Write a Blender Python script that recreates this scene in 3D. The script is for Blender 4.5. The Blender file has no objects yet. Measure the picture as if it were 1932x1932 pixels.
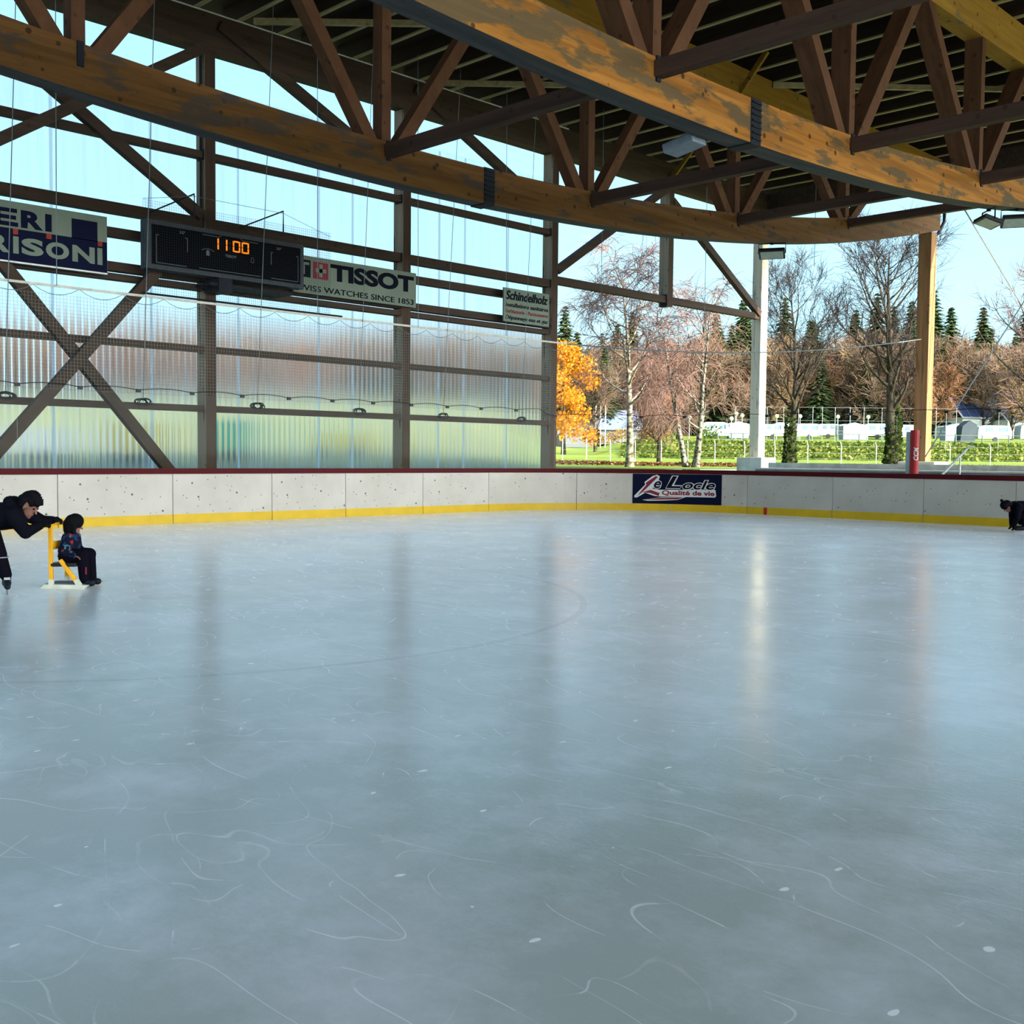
import bpy, bmesh, math, random
from math import sin, cos, pi, sqrt, radians
from mathutils import Vector, Matrix, noise as mnoise

random.seed(7)
S = bpy.context.scene
COL = S.collection
V = Vector

# ------------------------------------------------------------------ helpers
def tag(o, label=None, cat=None, group=None, kind=None):
    if label: o['label'] = label
    if cat: o['category'] = cat
    if group: o['group'] = group
    if kind: o['kind'] = kind
    return o

def empty(name, loc=(0, 0, 0), label=None, cat=None, group=None):
    o = bpy.data.objects.new(name, None)
    o.empty_display_size = 0.2
    o.location = loc
    COL.objects.link(o)
    return tag(o, label, cat, group)

def copy_tree(o, parent=None):
    c = o.copy()
    COL.objects.link(c)
    if parent: c.parent = parent
    for ch in o.children:
        copy_tree(ch, c)
    return c

ORD = ['zeroth', 'first', 'second', 'third', 'fourth', 'fifth', 'sixth', 'seventh', 'eighth', 'ninth', 'tenth', 'eleventh', 'twelfth',
       'thirteenth', 'fourteenth', 'fifteenth', 'sixteenth', 'seventeenth', 'eighteenth', 'nineteenth', 'twentieth', 'twenty-first',
       'twenty-second', 'twenty-third', 'twenty-fourth', 'twenty-fifth', 'twenty-sixth', 'twenty-seventh', 'twenty-eighth', 'twenty-ninth',
       'thirtieth', 'thirty-first', 'thirty-second', 'thirty-third', 'thirty-fourth', 'thirty-fifth', 'thirty-sixth', 'thirty-seventh',
       'thirty-eighth', 'thirty-ninth', 'fortieth', 'forty-first', 'forty-second', 'forty-third', 'forty-fourth', 'forty-fifth']

class MB:
    """collects polygons; origin is subtracted when built under a parent"""
    def __init__(self):
        self.v = []; self.f = []
    def add(self, vs, fs):
        n = len(self.v)
        self.v += [tuple(p) for p in vs]
        self.f += [tuple(i + n for i in q) for q in fs]
        return self
    def box(self, a, b):
        (x0, y0, z0), (x1, y1, z1) = a, b
        if x0 > x1: x0, x1 = x1, x0
        if y0 > y1: y0, y1 = y1, y0
        if z0 > z1: z0, z1 = z1, z0
        return self.add([(x0, y0, z0), (x1, y0, z0), (x1, y1, z0), (x0, y1, z0), (x0, y0, z1), (x1, y0, z1), (x1, y1, z1), (x0, y1, z1)],
                        [(0, 3, 2, 1), (4, 5, 6, 7), (0, 1, 5, 4), (1, 2, 6, 5), (2, 3, 7, 6), (3, 0, 4, 7)])
    def cbox(self, c, s):
        return self.box([c[i] - s[i] / 2 for i in range(3)], [c[i] + s[i] / 2 for i in range(3)])
    def obox(self, c, ax, ay, az):
        c, ax, ay, az = V(c), V(ax), V(ay), V(az)
        vs = [c + ax * i + ay * j + az * k for k in (-1, 1) for (i, j) in ((-1, -1), (1, -1), (1, 1), (-1, 1))]
        return self.add(vs, [(0, 3, 2, 1), (4, 5, 6, 7), (0, 1, 5, 4), (1, 2, 6, 5), (2, 3, 7, 6), (3, 0, 4, 7)])
    def beam(self, p0, p1, side, w, h):
        """bar from p0 to p1; 'side' is the direction of its width w, h is the other"""
        p0, p1, side = V(p0), V(p1), V(side).normalized()
        d = (p1 - p0).normalized()
        side = (side - d * side.dot(d)).normalized()
        up = side.cross(d).normalized()
        return self.obox((p0 + p1) / 2, (p1 - p0) / 2, side * w / 2, up * h / 2)
    def tube(self, pts, r, n=6, cap=True):
        pts = [V(p) for p in pts]
        rs = r if isinstance(r, (list, tuple)) else [r] * len(pts)
        rings = []
        ref = None
        for i, p in enumerate(pts):
            d = (pts[min(i + 1, len(pts) - 1)] - pts[max(i - 1, 0)])
            if d.length < 1e-9: d = V((0, 0, 1))
            d.normalize()
            if ref is None:
                ref = V((0, 0, 1)) if abs(d.z) < 0.9 else V((1, 0, 0))
            a = d.cross(ref)
            if a.length < 1e-6: a = d.cross(V((0, 1, 0.3)))
            a.normalize(); b = d.cross(a).normalized()
            ref = -b if False else ref
            rings.append([p + (a * cos(2 * pi * k / n) + b * sin(2 * pi * k / n)) * rs[i] for k in range(n)])
        vs = [q for ring in rings for q in ring]
        fs = []
        for i in range(len(pts) - 1):
            for k in range(n):
                k2 = (k + 1) % n
                fs.append((i * n + k, (i + 1) * n + k, (i + 1) * n + k2, i * n + k2))
        if cap:
            fs.append(tuple(range(n)))
            fs.append(tuple((len(pts) - 1) * n + k for k in reversed(range(n))))
        return self.add(vs, fs)
    def ball(self, c, r, n=10, m=7, sc=(1, 1, 1)):
        c = V(c)
        vs = [c + V((0, 0, -r * sc[2]))]
        for i in range(1, m):
            t = -pi / 2 + pi * i / m
            for k in range(n):
                a = 2 * pi * k / n
                vs.append(c + V((r * cos(t) * cos(a) * sc[0], r * cos(t) * sin(a) * sc[1], r * sin(t) * sc[2])))
        vs.append(c + V((0, 0, r * sc[2])))
        fs = []
        for k in range(n):
            fs.append((0, 1 + (k + 1) % n, 1 + k))
        for i in range(m - 2):
            for k in range(n):
                a = 1 + i * n + k; b = 1 + i * n + (k + 1) % n
                fs.append((a, b, b + n, a + n))
        top = len(vs) - 1; base = 1 + (m - 2) * n
        for k in range(n):
            fs.append((base + k, base + (k + 1) % n, top))
        return self.add(vs, fs)
    def prism(self, poly, d):
        """extrude a 3D polygon by vector d"""
        n = len(poly); d = V(d)
        vs = [V(p) for p in poly] + [V(p) + d for p in poly]
        fs = [tuple(reversed(range(n))), tuple(range(n, 2 * n))]
        for i in range(n):
            j = (i + 1) % n
            fs.append((i, j, n + j, n + i))
        return self.add(vs, fs)
    def build(self, name, mat, parent=None, smooth=False, bevel=0):
        me = bpy.data.meshes.new(name)
        off = V((0, 0, 0)); q = parent
        while q is not None:
            off = off + V(q.location); q = q.parent
        me.from_pydata([(p[0] - off.x, p[1] - off.y, p[2] - off.z) for p in self.v], [], self.f)
        me.update()
        if mat: me.materials.append(mat)
        if smooth: me.polygons.foreach_set('use_smooth', [True] * len(me.polygons))
        o = bpy.data.objects.new(name, me)
        COL.objects.link(o)
        if parent is not None: o.parent = parent
        if bevel:
            md = o.modifiers.new('bev', 'BEVEL'); md.width = bevel; md.segments = 2; md.limit_method = 'ANGLE'
        return o

def fixnormals(o):
    bm = bmesh.new(); bm.from_mesh(o.data)
    bmesh.ops.recalc_face_normals(bm, faces=bm.faces); bm.to_mesh(o.data); bm.free()
    return o

# ------------------------------------------------------------------ camera (H above the ice)
F, YAW, PITCH, ROLL, H = 2062.8, 0.7848, -0.0503, 0.0098, 1.52
fwd = V((-sin(YAW) * cos(PITCH), cos(YAW) * cos(PITCH), sin(PITCH)))
rt = V((cos(YAW), sin(YAW), 0)); up0 = rt.cross(fwd)
cr = rt * cos(ROLL) + up0 * sin(ROLL); cu = -rt * sin(ROLL) + up0 * cos(ROLL)
cam = bpy.data.cameras.new('camera')
cam.sensor_fit = 'HORIZONTAL'; cam.sensor_width = 36.0; cam.lens = 36.0 * F / 1932.0
cam.clip_end = 2000; cam.clip_start = 0.05
co = bpy.data.objects.new('camera', cam)
mw = Matrix((cr, cu, -fwd)).transposed().to_4x4(); mw.translation = (0, 0, H)
co.matrix_world = mw
COL.objects.link(co); S.camera = co

def bearing(px):
    """unit ground direction seen at picture column px, scaled to one metre of depth"""
    s = (px - 966) / F
    return V((-sin(YAW) + cos(YAW) * s, cos(YAW) + sin(YAW) * s))
def at(px, D):
    b = bearing(px) * D
    return b.x, b.y

# ------------------------------------------------------------------ materials
MATS = {}
def newmat(name):
    m = bpy.data.materials.new(name); m.use_nodes = True
    nt = m.node_tree; nt.nodes.clear()
    out = nt.nodes.new('ShaderNodeOutputMaterial')
    MATS[name] = m
    return m, nt, out
def N(nt, t, **kw):
    n = nt.nodes.new(t)
    for k, v in kw.items():
        if hasattr(n, k): setattr(n, k, v)
        else: n.inputs[k].default_value = v
    return n
def L(nt, a, b): nt.links.new(a, b)
def ramp(nt, stops, fac=None, interp='LINEAR'):
    r = nt.nodes.new('ShaderNodeValToRGB'); r.color_ramp.interpolation = interp
    e = r.color_ramp.elements
    while len(e) > 1: e.remove(e[-1])
    e[0].position = stops[0][0]; e[0].color = (*stops[0][1], 1) if len(stops[0][1]) == 3 else stops[0][1]
    for p, c in stops[1:]:
        q = e.new(p); q.color = (*c, 1) if len(c) == 3 else c
    if fac is not None: L(nt, fac, r.inputs[0])
    return r
def math_(nt, op, a, b=None, c=None):
    n = nt.nodes.new('ShaderNodeMath'); n.operation = op
    for i, x in enumerate((a, b, c)):
        if x is None: continue
        if isinstance(x, (int, float)): n.inputs[i].default_value = x
        else: L(nt, x, n.inputs[i])
    return n.outputs[0]
def mixc(nt, fac, a, b, mode='MIX'):
    n = nt.nodes.new('ShaderNodeMix'); n.data_type = 'RGBA'; n.blend_type = mode
    for sock, x in ((n.inputs[0], fac), (n.inputs[6], a), (n.inputs[7], b)):
        if isinstance(x, (int, float)): sock.default_value = x
        elif isinstance(x, tuple): sock.default_value = (*x, 1)
        else: L(nt, x, sock)
    return n.outputs[2]

def plain(name, col, rough=0.6, metal=0.0, var=0.15, scale=8.0, spec=0.3):
    m, nt, out = newmat(name)
    b = N(nt, 'ShaderNodeBsdfPrincipled'); b.inputs['Roughness'].default_value = rough; b.inputs['Metallic'].default_value = metal
    b.inputs['Specular IOR Level'].default_value = spec
    tc = N(nt, 'ShaderNodeTexCoord'); no = N(nt, 'ShaderNodeTexNoise'); no.inputs['Scale'].default_value = scale; no.inputs['Detail'].default_value = 4
    L(nt, tc.outputs['Object'], no.inputs['Vector'])
    lo = tuple(c * (1 - var) for c in col); hi = tuple(min(1, c * (1 + var)) for c in col)
    r = ramp(nt, [(0.3, lo), (0.7, hi)], no.outputs['Fac'])
    L(nt, r.outputs[0], b.inputs['Base Color']); L(nt, b.outputs[0], out.inputs[0])
    return m

def wood(name, c1, c2, stain=(0.12, 0.12, 0.10), stain_amt=0.0, knots=0.5, along=(7, 0.5, 7), rough=0.7, lam=0.0, cracks=0.0):
    m, nt, out = newmat(name)
    b = N(nt, 'ShaderNodeBsdfPrincipled'); b.inputs['Roughness'].default_value = rough; b.inputs['Specular IOR Level'].default_value = 0.08
    tc = N(nt, 'ShaderNodeTexCoord'); mp = N(nt, 'ShaderNodeMapping'); mp.inputs['Scale'].default_value = along
    L(nt, tc.outputs['Object'], mp.inputs['Vector'])
    n1 = N(nt, 'ShaderNodeTexNoise'); n1.inputs['Scale'].default_value = 1.0; n1.inputs['Detail'].default_value = 6; n1.inputs['Roughness'].default_value = 0.65
    L(nt, mp.outputs[0], n1.inputs['Vector'])
    col = ramp(nt, [(0.3, c1), (0.7, c2)], n1.outputs['Fac']).outputs[0]
    if lam:
        # glued boards: each lamella and each board length a slightly different tone
        mp3 = N(nt, 'ShaderNodeMapping'); mp3.inputs['Scale'].default_value = (0.01, 0.45, 11.0)
        L(nt, tc.outputs['Object'], mp3.inputs['Vector'])
        vo = N(nt, 'ShaderNodeTexVoronoi'); vo.inputs['Scale'].default_value = 1.0; vo.distance = 'CHEBYCHEV'
        L(nt, mp3.outputs[0], vo.inputs['Vector'])
        sc = N(nt, 'ShaderNodeSeparateColor'); L(nt, vo.outputs['Color'], sc.inputs[0])
        tone = ramp(nt, [(0.0, (1 - lam,) * 3), (1.0, (1.0,) * 3)], sc.outputs[0]).outputs[0]
        col = mixc(nt, 1.0, col, tone, 'MULTIPLY')
    if knots:
        vk = N(nt, 'ShaderNodeTexVoronoi'); vk.inputs['Scale'].default_value = 3.2
        L(nt, tc.outputs['Object'], vk.inputs['Vector'])
        k = ramp(nt, [(0.0, (1, 1, 1)), (0.13, (0.9, 0.9, 0.9)), (0.17, (0, 0, 0))], vk.outputs['Distance']).outputs[0]
        kf = math_(nt, 'MULTIPLY', k, knots)
        col = mixc(nt, kf, col, (0.03, 0.015, 0.008))
    if stain_amt:
        mp2 = N(nt, 'ShaderNodeMapping'); mp2.inputs['Scale'].default_value = (1.4, 0.55, 2.2)
        L(nt, tc.outputs['Object'], mp2.inputs['Vector'])
        n2 = N(nt, 'ShaderNodeTexNoise'); n2.inputs['Scale'].default_value = 1.3; n2.inputs['Detail'].default_value = 7; n2.inputs['Roughness'].default_value = 0.62
        L(nt, mp2.outputs[0], n2.inputs['Vector'])
        t = 0.66 - 0.2 * stain_amt
        sf = ramp(nt, [(t - 0.04, (0, 0, 0)), (t + 0.02, (0.85,) * 3)], n2.outputs['Fac']).outputs[0]
        col = mixc(nt, sf, col, stain)
    if cracks:
        mp4 = N(nt, 'ShaderNodeMapping'); mp4.inputs['Scale'].default_value = (9, 9, 0.55)
        L(nt, tc.outputs['Object'], mp4.inputs['Vector'])
        n4 = N(nt, 'ShaderNodeTexNoise'); n4.inputs['Scale'].default_value = 1.2; n4.inputs['Detail'].default_value = 5
        L(nt, mp4.outputs[0], n4.inputs['Vector'])
        cf = ramp(nt, [(0.36, (1, 1, 1)), (0.42, (0, 0, 0))], n4.outputs['Fac']).outputs[0]
        col = mixc(nt, math_(nt, 'MULTIPLY', cf, cracks), col, (0.05, 0.035, 0.025))
    L(nt, col, b.inputs['Base Color']); L(nt, b.outputs[0], out.inputs[0])
    return m

def emit(name, col, st):
    m, nt, out = newmat(name)
    e = N(nt, 'ShaderNodeEmission'); e.inputs[0].default_value = (*col, 1); e.inputs[1].default_value = st
    L(nt, e.outputs[0], out.inputs[0]); return m

M_glulamB = wood('glulam_honey', (0.30, 0.12, 0.022), (0.43, 0.195, 0.042), (0.085, 0.07, 0.04), 0.55, 0.9, lam=0.4)
M_glulamA = wood('glulam_brown', (0.11, 0.052, 0.017), (0.16, 0.08, 0.026), (0.05, 0.043, 0.036), 0.32, 0.9, lam=0.3)
M_topchord = wood('top_chord_spruce', (0.21, 0.11, 0.016), (0.30, 0.17, 0.03), (0.12, 0.10, 0.06), 0.1, 0.7, lam=0.15)
M_web = wood('web_timber', (0.065, 0.03, 0.016), (0.11, 0.052, 0.026), knots=0.7, along=(7, 2, 1))
M_girt = wood('girt_timber', (0.042, 0.028, 0.022), (0.07, 0.048, 0.036), knots=0.5)
M_column = wood('weathered_column', (0.20, 0.145, 0.10), (0.32, 0.245, 0.175), knots=0.4, along=(9, 9, 0.4), cracks=0.9)
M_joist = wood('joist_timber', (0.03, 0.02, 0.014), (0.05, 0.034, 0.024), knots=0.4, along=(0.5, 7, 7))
M_palewood = wood('lit_joist_edge', (0.26, 0.21, 0.10), (0.42, 0.36, 0.20), knots=0.3, along=(0.5, 7, 7))  # pale tone paints the light on joist undersides; wind braces share it
M_strut = wood('strut_timber', (0.05, 0.03, 0.024), (0.085, 0.05, 0.038), knots=0.5, along=(0.6, 6, 6))
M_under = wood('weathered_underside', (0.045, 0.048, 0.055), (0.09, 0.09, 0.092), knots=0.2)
M_brownface = wood('brown_column_face', (0.045, 0.028, 0.021), (0.075, 0.048, 0.035), knots=0.4, along=(9, 9, 0.4))  # darker brown tone for one side of the columns and hanging post
M_postpale = wood('pale_weathered_post', (0.52, 0.44, 0.33), (0.66, 0.58, 0.46), knots=0.3, along=(9, 9, 0.4), cracks=0.5)
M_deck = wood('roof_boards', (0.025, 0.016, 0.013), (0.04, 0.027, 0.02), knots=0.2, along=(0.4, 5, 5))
M_steel_dark = plain('dark_steel', (0.012, 0.015, 0.022), 0.6, 0.0, 0.1, 8, 0.12)
M_steel = plain('galvanised_steel', (0.42, 0.45, 0.47), 0.45, 0.7)
M_pale_metal = plain('pale_painted_metal', (0.62, 0.66, 0.62), 0.5, 0.0)
M_wire = plain('cable_grey', (0.16, 0.20, 0.22), 0.6, 0.2)
M_black = plain('black_plastic', (0.012, 0.013, 0.016), 0.5)
M_rope = plain('pale_rope', (0.62, 0.60, 0.52), 0.9)
M_netting = plain('net_cord', (0.012, 0.015, 0.016), 0.9)
M_concrete = plain('concrete', (0.42, 0.41, 0.37), 0.85, 0, 0.25, 3.0)
M_plinth = plain('pale_concrete', (0.46, 0.44, 0.39), 0.85, 0, 0.15, 3.0)
M_step = plain('terrace_step', (0.16, 0.17, 0.20), 0.8, 0, 0.2, 3.0)
M_white = plain('white_paint', (0.62, 0.62, 0.61), 0.5, 0, 0.05)
M_red = plain('red_vinyl', (0.42, 0.012, 0.02), 0.45)
M_rail = plain('oxblood_rail', (0.075, 0.006, 0.008), 0.6, 0, 0.1, 8, 0.1)
M_yellow = plain('yellow_kick', (0.62, 0.40, 0.008), 0.45, 0, 0.08, 3)
M_signpale = plain('sign_pale', (0.165, 0.205, 0.165), 0.8, 0, 0.08, 2, 0.05)
M_navy = plain('sign_navy', (0.005, 0.007, 0.026), 0.7, 0, 0.1, 8, 0.05)
M_signred = plain('sign_red', (0.26, 0.025, 0.015), 0.7)
M_maroon = plain('sign_maroon', (0.20, 0.014, 0.03), 0.7)
M_signblack = plain('sign_black', (0.004, 0.005, 0.012), 0.7, 0, 0.1, 8, 0.05)
M_led = emit('orange_led', (1.0, 0.20, 0.008), 0.95)

def puckboard():
    m, nt, out = newmat('puck_marked_board')
    b = N(nt, 'ShaderNodeBsdfPrincipled'); b.inputs['Roughness'].default_value = 0.55
    tc = N(nt, 'ShaderNodeTexCoord')
    n1 = N(nt, 'ShaderNodeTexNoise'); n1.inputs['Scale'].default_value = 1.5; n1.inputs['Detail'].default_value = 6
    L(nt, tc.outputs['Object'], n1.inputs['Vector'])
    col = ramp(nt, [(0.3, (0.45, 0.415, 0.36)), (0.7, (0.54, 0.505, 0.45))], n1.outputs['Fac']).outputs[0]
    for sc, th, amt in ((4.0, 0.10, 0.9), (9.0, 0.13, 0.8)):
        vk = N(nt, 'ShaderNodeTexVoronoi'); vk.inputs['Scale'].default_value = sc; vk.inputs['Randomness'].default_value = 1.0
        L(nt, tc.outputs['Object'], vk.inputs['Vector'])
        s2 = N(nt, 'ShaderNodeSeparateColor'); L(nt, vk.outputs['Color'], s2.inputs[0])
        pick = math_(nt, 'GREATER_THAN', s2.outputs[0], 0.55)
        k = math_(nt, 'LESS_THAN', vk.outputs['Distance'], th)
        f = math_(nt, 'MULTIPLY', math_(nt, 'MULTIPLY', k, pick), amt)
        col = mixc(nt, f, col, (0.05, 0.05, 0.05))
    n2 = N(nt, 'ShaderNodeTexNoise'); n2.inputs['Scale'].default_value = 3.0; n2.inputs['Detail'].default_value = 9; n2.inputs['Roughness'].default_value = 0.75
    L(nt, tc.outputs['Object'], n2.inputs['Vector'])
    sm = ramp(nt, [(0.62, (0, 0, 0)), (0.72, (0.5,) * 3)], n2.outputs['Fac']).outputs[0]
    col = mixc(nt, sm, col, (0.40, 0.37, 0.31))
    L(nt, col, b.inputs['Base Color']); L(nt, b.outputs[0], out.inputs[0])
    return m
M_board = puckboard()

def glassmat():
    m, nt, out = newmat('clear_rink_glass')
    t = N(nt, 'ShaderNodeBsdfTransparent'); t.inputs[0].default_value = (0.95, 0.975, 0.955, 1)
    g = N(nt, 'ShaderNodeBsdfGlossy'); g.inputs['Roughness'].default_value = 0.03
    fr = N(nt, 'ShaderNodeFresnel'); fr.inputs[0].default_value = 1.09
    n = N(nt, 'ShaderNodeTexNoise'); n.inputs['Scale'].default_value = 1.2; tc = N(nt, 'ShaderNodeTexCoord'); L(nt, tc.outputs['Object'], n.inputs['Vector'])
    bm = N(nt, 'ShaderNodeBump'); bm.inputs['Strength'].default_value = 0.008; bm.inputs['Distance'].default_value = 0.05
    L(nt, n.outputs['Fac'], bm.inputs['Height']); L(nt, bm.outputs[0], g.inputs['Normal'])
    mx = N(nt, 'ShaderNodeMixShader'); L(nt, fr.outputs[0], mx.inputs[0]); L(nt, t.outputs[0], mx.inputs[1]); L(nt, g.outputs[0], mx.inputs[2])
    L(nt, mx.outputs[0], out.inputs[0]); return m
M_glass = glassmat()

def polycarb():
    m, nt, out = newmat('corrugated_polycarbonate')
    tc = N(nt, 'ShaderNodeTexCoord')
    n = N(nt, 'ShaderNodeTexNoise'); n.inputs['Scale'].default_value = 1.0; n.inputs['Detail'].default_value = 4
    mp = N(nt, 'ShaderNodeMapping'); mp.inputs['Scale'].default_value = (1, 5, 0.25); L(nt, tc.outputs['Object'], mp.inputs[0]); L(nt, mp.outputs[0], n.inputs['Vector'])
    rf = N(nt, 'ShaderNodeBsdfRefraction'); rf.inputs['IOR'].default_value = 1.16; rf.inputs['Roughness'].default_value = 0.30
    rf.inputs[0].default_value = (0.93, 0.92, 0.93, 1)
    tl = N(nt, 'ShaderNodeBsdfTranslucent'); tl.inputs[0].default_value = (0.9, 0.93, 0.95, 1)
    tp = N(nt, 'ShaderNodeBsdfTransparent'); tp.inputs[0].default_value = (0.94, 0.97, 1.0, 1)
    f1 = ramp(nt, [(0.35, (0.16,) * 3), (0.7, (0.36,) * 3)], n.outputs['Fac']).outputs[0]
    m1 = N(nt, 'ShaderNodeMixShader'); L(nt, f1, m1.inputs[0]); L(nt, rf.outputs[0], m1.inputs[1]); L(nt, tl.outputs[0], m1.inputs[2])
    m2 = N(nt, 'ShaderNodeMixShader'); m2.inputs[0].default_value = 0.06; L(nt, m1.outputs[0], m2.inputs[1]); L(nt, tp.outputs[0], m2.inputs[2])
    L(nt, m2.outputs[0], out.inputs[0]); return m
M_poly = polycarb()

# ------------------------------------------------------------------ layout constants
XW, XA, XB, XC = -23.6, -17.0, -10.56, -4.1
Y0, SP = 13.3, 6.0
YE = Y0 + 4 * SP           # line of the end posts

# ------------------------------------------------------------------ ice
YB, RC, XL = 26.2, 5.2, -22.0      # end boards, corner radius, left boards
CX, CYc = XL + RC, YB - RC
LSTR = CYc + 3.0                    # straight run of the left boards from y = -3
ARC = RC * pi / 2
def path(s, off=0.0):
    """point on the board line; s runs along the left boards, round the corner, along the end boards; off is towards the ice"""
    if s < LSTR:
        return V((XL + off, -3.0 + s, 0)), V((1, 0, 0))
    if s < LSTR + ARC:
        a = (s - LSTR) / RC
        n = V((cos(a), -sin(a), 0))
        return V((CX, CYc, 0)) - n * (RC - off), n
    return V((CX + s - LSTR - ARC, YB - off, 0)), V((0, -1, 0))

def icemat():
    m, nt, out = newmat('skated_ice')
    b = N(nt, 'ShaderNodeBsdfPrincipled'); b.inputs['IOR'].default_value = 1.62; b.inputs['Sheen Weight'].default_value = 0.17; b.inputs['Sheen Roughness'].default_value = 0.35; b.inputs['Sheen Tint'].default_value = (0.78, 0.86, 1.0, 1)
    tc = N(nt, 'ShaderNodeTexCoord'); P = tc.outputs['Object']
    def noise(scale, detail=5, rough=0.55, vec=P):
        n = N(nt, 'ShaderNodeTexNoise'); n.inputs['Scale'].default_value = scale; n.inputs['Detail'].default_value = detail; n.inputs['Roughness'].default_value = rough
        L(nt, vec, n.inputs['Vector']); return n
    nb = noise(0.35, 5)
    col = ramp(nt, [(0.3, (0.31, 0.40, 0.365)), (0.7, (0.42, 0.48, 0.475))], nb.outputs['Fac']).outputs[0]
    # frosted skated patches
    nf = noise(0.9, 8, 0.7)
    fr = ramp(nt, [(0.46, (0, 0, 0)), (0.70, (0.65,) * 3)], nf.outputs['Fac']).outputs[0]
    col = mixc(nt, fr, col, (0.66, 0.72, 0.80))
    # thin blade scratches: level lines of smooth noise fields
    tot = None
    for sc, w, ofs, amt in ((0.5, 0.0011, 0.0, 0.34), (0.8, 0.0016, 7.0, 0.30), (1.3, 0.0022, 13.0, 0.26), (0.65, 0.0012, 31.0, 0.34), (0.9, 0.0016, 53.0, 0.3)):
        mp = N(nt, 'ShaderNodeMapping'); mp.inputs['Location'].default_value = (ofs, ofs * 1.7, 0); mp.inputs['Rotation'].default_value = (0, 0, ofs)
        mp.inputs['Scale'].default_value = (1.0, 2.2, 1); L(nt, P, mp.inputs[0])
        q = noise(sc, 1, 0.3, mp.outputs[0])
        d = math_(nt, 'ABSOLUTE', math_(nt, 'SUBTRACT', q.outputs['Fac'], 0.5))
        ln = math_(nt, 'LESS_THAN', d, w)
        gate = noise(0.6 + ofs * 0.01, 3, 0.6, mp.outputs[0])
        g2 = ramp(nt, [(0.48, (0, 0, 0)), (0.62, (1, 1, 1))], gate.outputs['Fac']).outputs[0]
        x = math_(nt, 'MULTIPLY', math_(nt, 'MULTIPLY', ln, g2), amt)
        tot = x if tot is None else math_(nt, 'MAXIMUM', tot, x)
    # short scattered snow flecks and shavings
    for sc, th, pk in ((3.0, 0.055, 0.78), (9.0, 0.10, 0.86), (1.6, 0.03, 0.7)):
        mp = N(nt, 'ShaderNodeMapping'); mp.inputs['Scale'].default_value = (1.0, 0.55, 1); mp.inputs['Rotation'].default_value = (0, 0, sc); L(nt, P, mp.inputs[0])
        wn = noise(4.0, 3, 0.6, mp.outputs[0])
        wv = mixc(nt, 0.12, mp.outputs[0], wn.outputs['Color'])
        vk = N(nt, 'ShaderNodeTexVoronoi'); vk.inputs['Scale'].default_value = sc; L(nt, wv, vk.inputs['Vector'])
        s2 = N(nt, 'ShaderNodeSeparateColor'); L(nt, vk.outputs['Color'], s2.inputs[0])
        f = math_(nt, 'MULTIPLY', math_(nt, 'LESS_THAN', vk.outputs['Distance'], th), math_(nt, 'GREATER_THAN', s2.outputs[0], pk))
        tot = math_(nt, 'MAXIMUM', tot, math_(nt, 'MULTIPLY', f, 0.7))
    # painted marks seen faintly through the ice
    sx = N(nt, 'ShaderNodeSeparateXYZ'); L(nt, P, sx.inputs[0])
    def ring(cx, cy, r, w):
        dx = math_(nt, 'SUBTRACT', sx.outputs[0], cx); dy = math_(nt, 'SUBTRACT', sx.outputs[1], cy)
        d = math_(nt, 'SQRT', math_(nt, 'ADD', math_(nt, 'MULTIPLY', dx, dx), math_(nt, 'MULTIPLY', dy, dy)))
        return math_(nt, 'LESS_THAN', math_(nt, 'ABSOLUTE', math_(nt, 'SUBTRACT', d, r)), w), d
    marks = None
    for (cx, cy) in ((-10.8, 5.6), (-10.8, 19.7)):
        r1, d = ring(cx, cy, 4.45, 0.035)
        dot = math_(nt, 'LESS_THAN', d, 0.28)
        x = math_(nt, 'MAXIMUM', r1, dot)
        marks = x if marks is None else math_(nt, 'MAXIMUM', marks, x)
    gl = math_(nt, 'LESS_THAN', math_(nt, 'ABSOLUTE', math_(nt, 'SUBTRACT', sx.outputs[0], -16.6)), 0.035)
    marks = math_(nt, 'MAXIMUM', marks, gl)
    nm = noise(0.8, 4)
    mf = math_(nt, 'MULTIPLY', marks, ramp(nt, [(0.3, (0.16,) * 3), (0.7, (0.42,) * 3)], nm.outputs['Fac']).outputs[0])
    col = mixc(nt, mf, col, (0.13, 0.07, 0.085))
    _, dc = ring(-16.55, 12.75, 1.0, 0.01)
    crease = math_(nt, 'MULTIPLY', math_(nt, 'LESS_THAN', dc, 1.7), math_(nt, 'MULTIPLY', math_(nt, 'GREATER_THAN', sx.outputs[0], -16.55),
             math_(nt, 'LESS_THAN', math_(nt, 'ABSOLUTE', math_(nt, 'SUBTRACT', sx.outputs[1], 12.75)), 1.05)))
    col = mixc(nt, math_(nt, 'MULTIPLY', crease, 0.5), col, (0.16, 0.42, 0.60))
    col = mixc(nt, tot, col, (0.92, 0.96, 1.0))
    L(nt, col, b.inputs['Base Color'])
    ro = noise(0.7, 6, 0.65)
    rr = ramp(nt, [(0.25, (0.17,) * 3), (0.75, (0.262,) * 3)], ro.outputs['Fac']).outputs[0]
    rr = math_(nt, 'ADD', rr, math_(nt, 'MULTIPLY', tot, 0.4))
    L(nt, rr, b.inputs['Roughness'])
    b1 = noise(1.1, 3); bp = N(nt, 'ShaderNodeBump'); bp.inputs['Strength'].default_value = 0.10; bp.inputs['Distance'].default_value = 0.03
    L(nt, b1.outputs['Fac'], bp.inputs['Height'])
    b2 = noise(26, 3); bp2 = N(nt, 'ShaderNodeBump'); bp2.inputs['Strength'].default_value = 0.10; bp2.inputs['Distance'].default_value = 0.01
    L(nt, b2.outputs['Fac'], bp2.inputs['Height']); L(nt, bp.outputs[0], bp2.inputs['Normal'])
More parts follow.
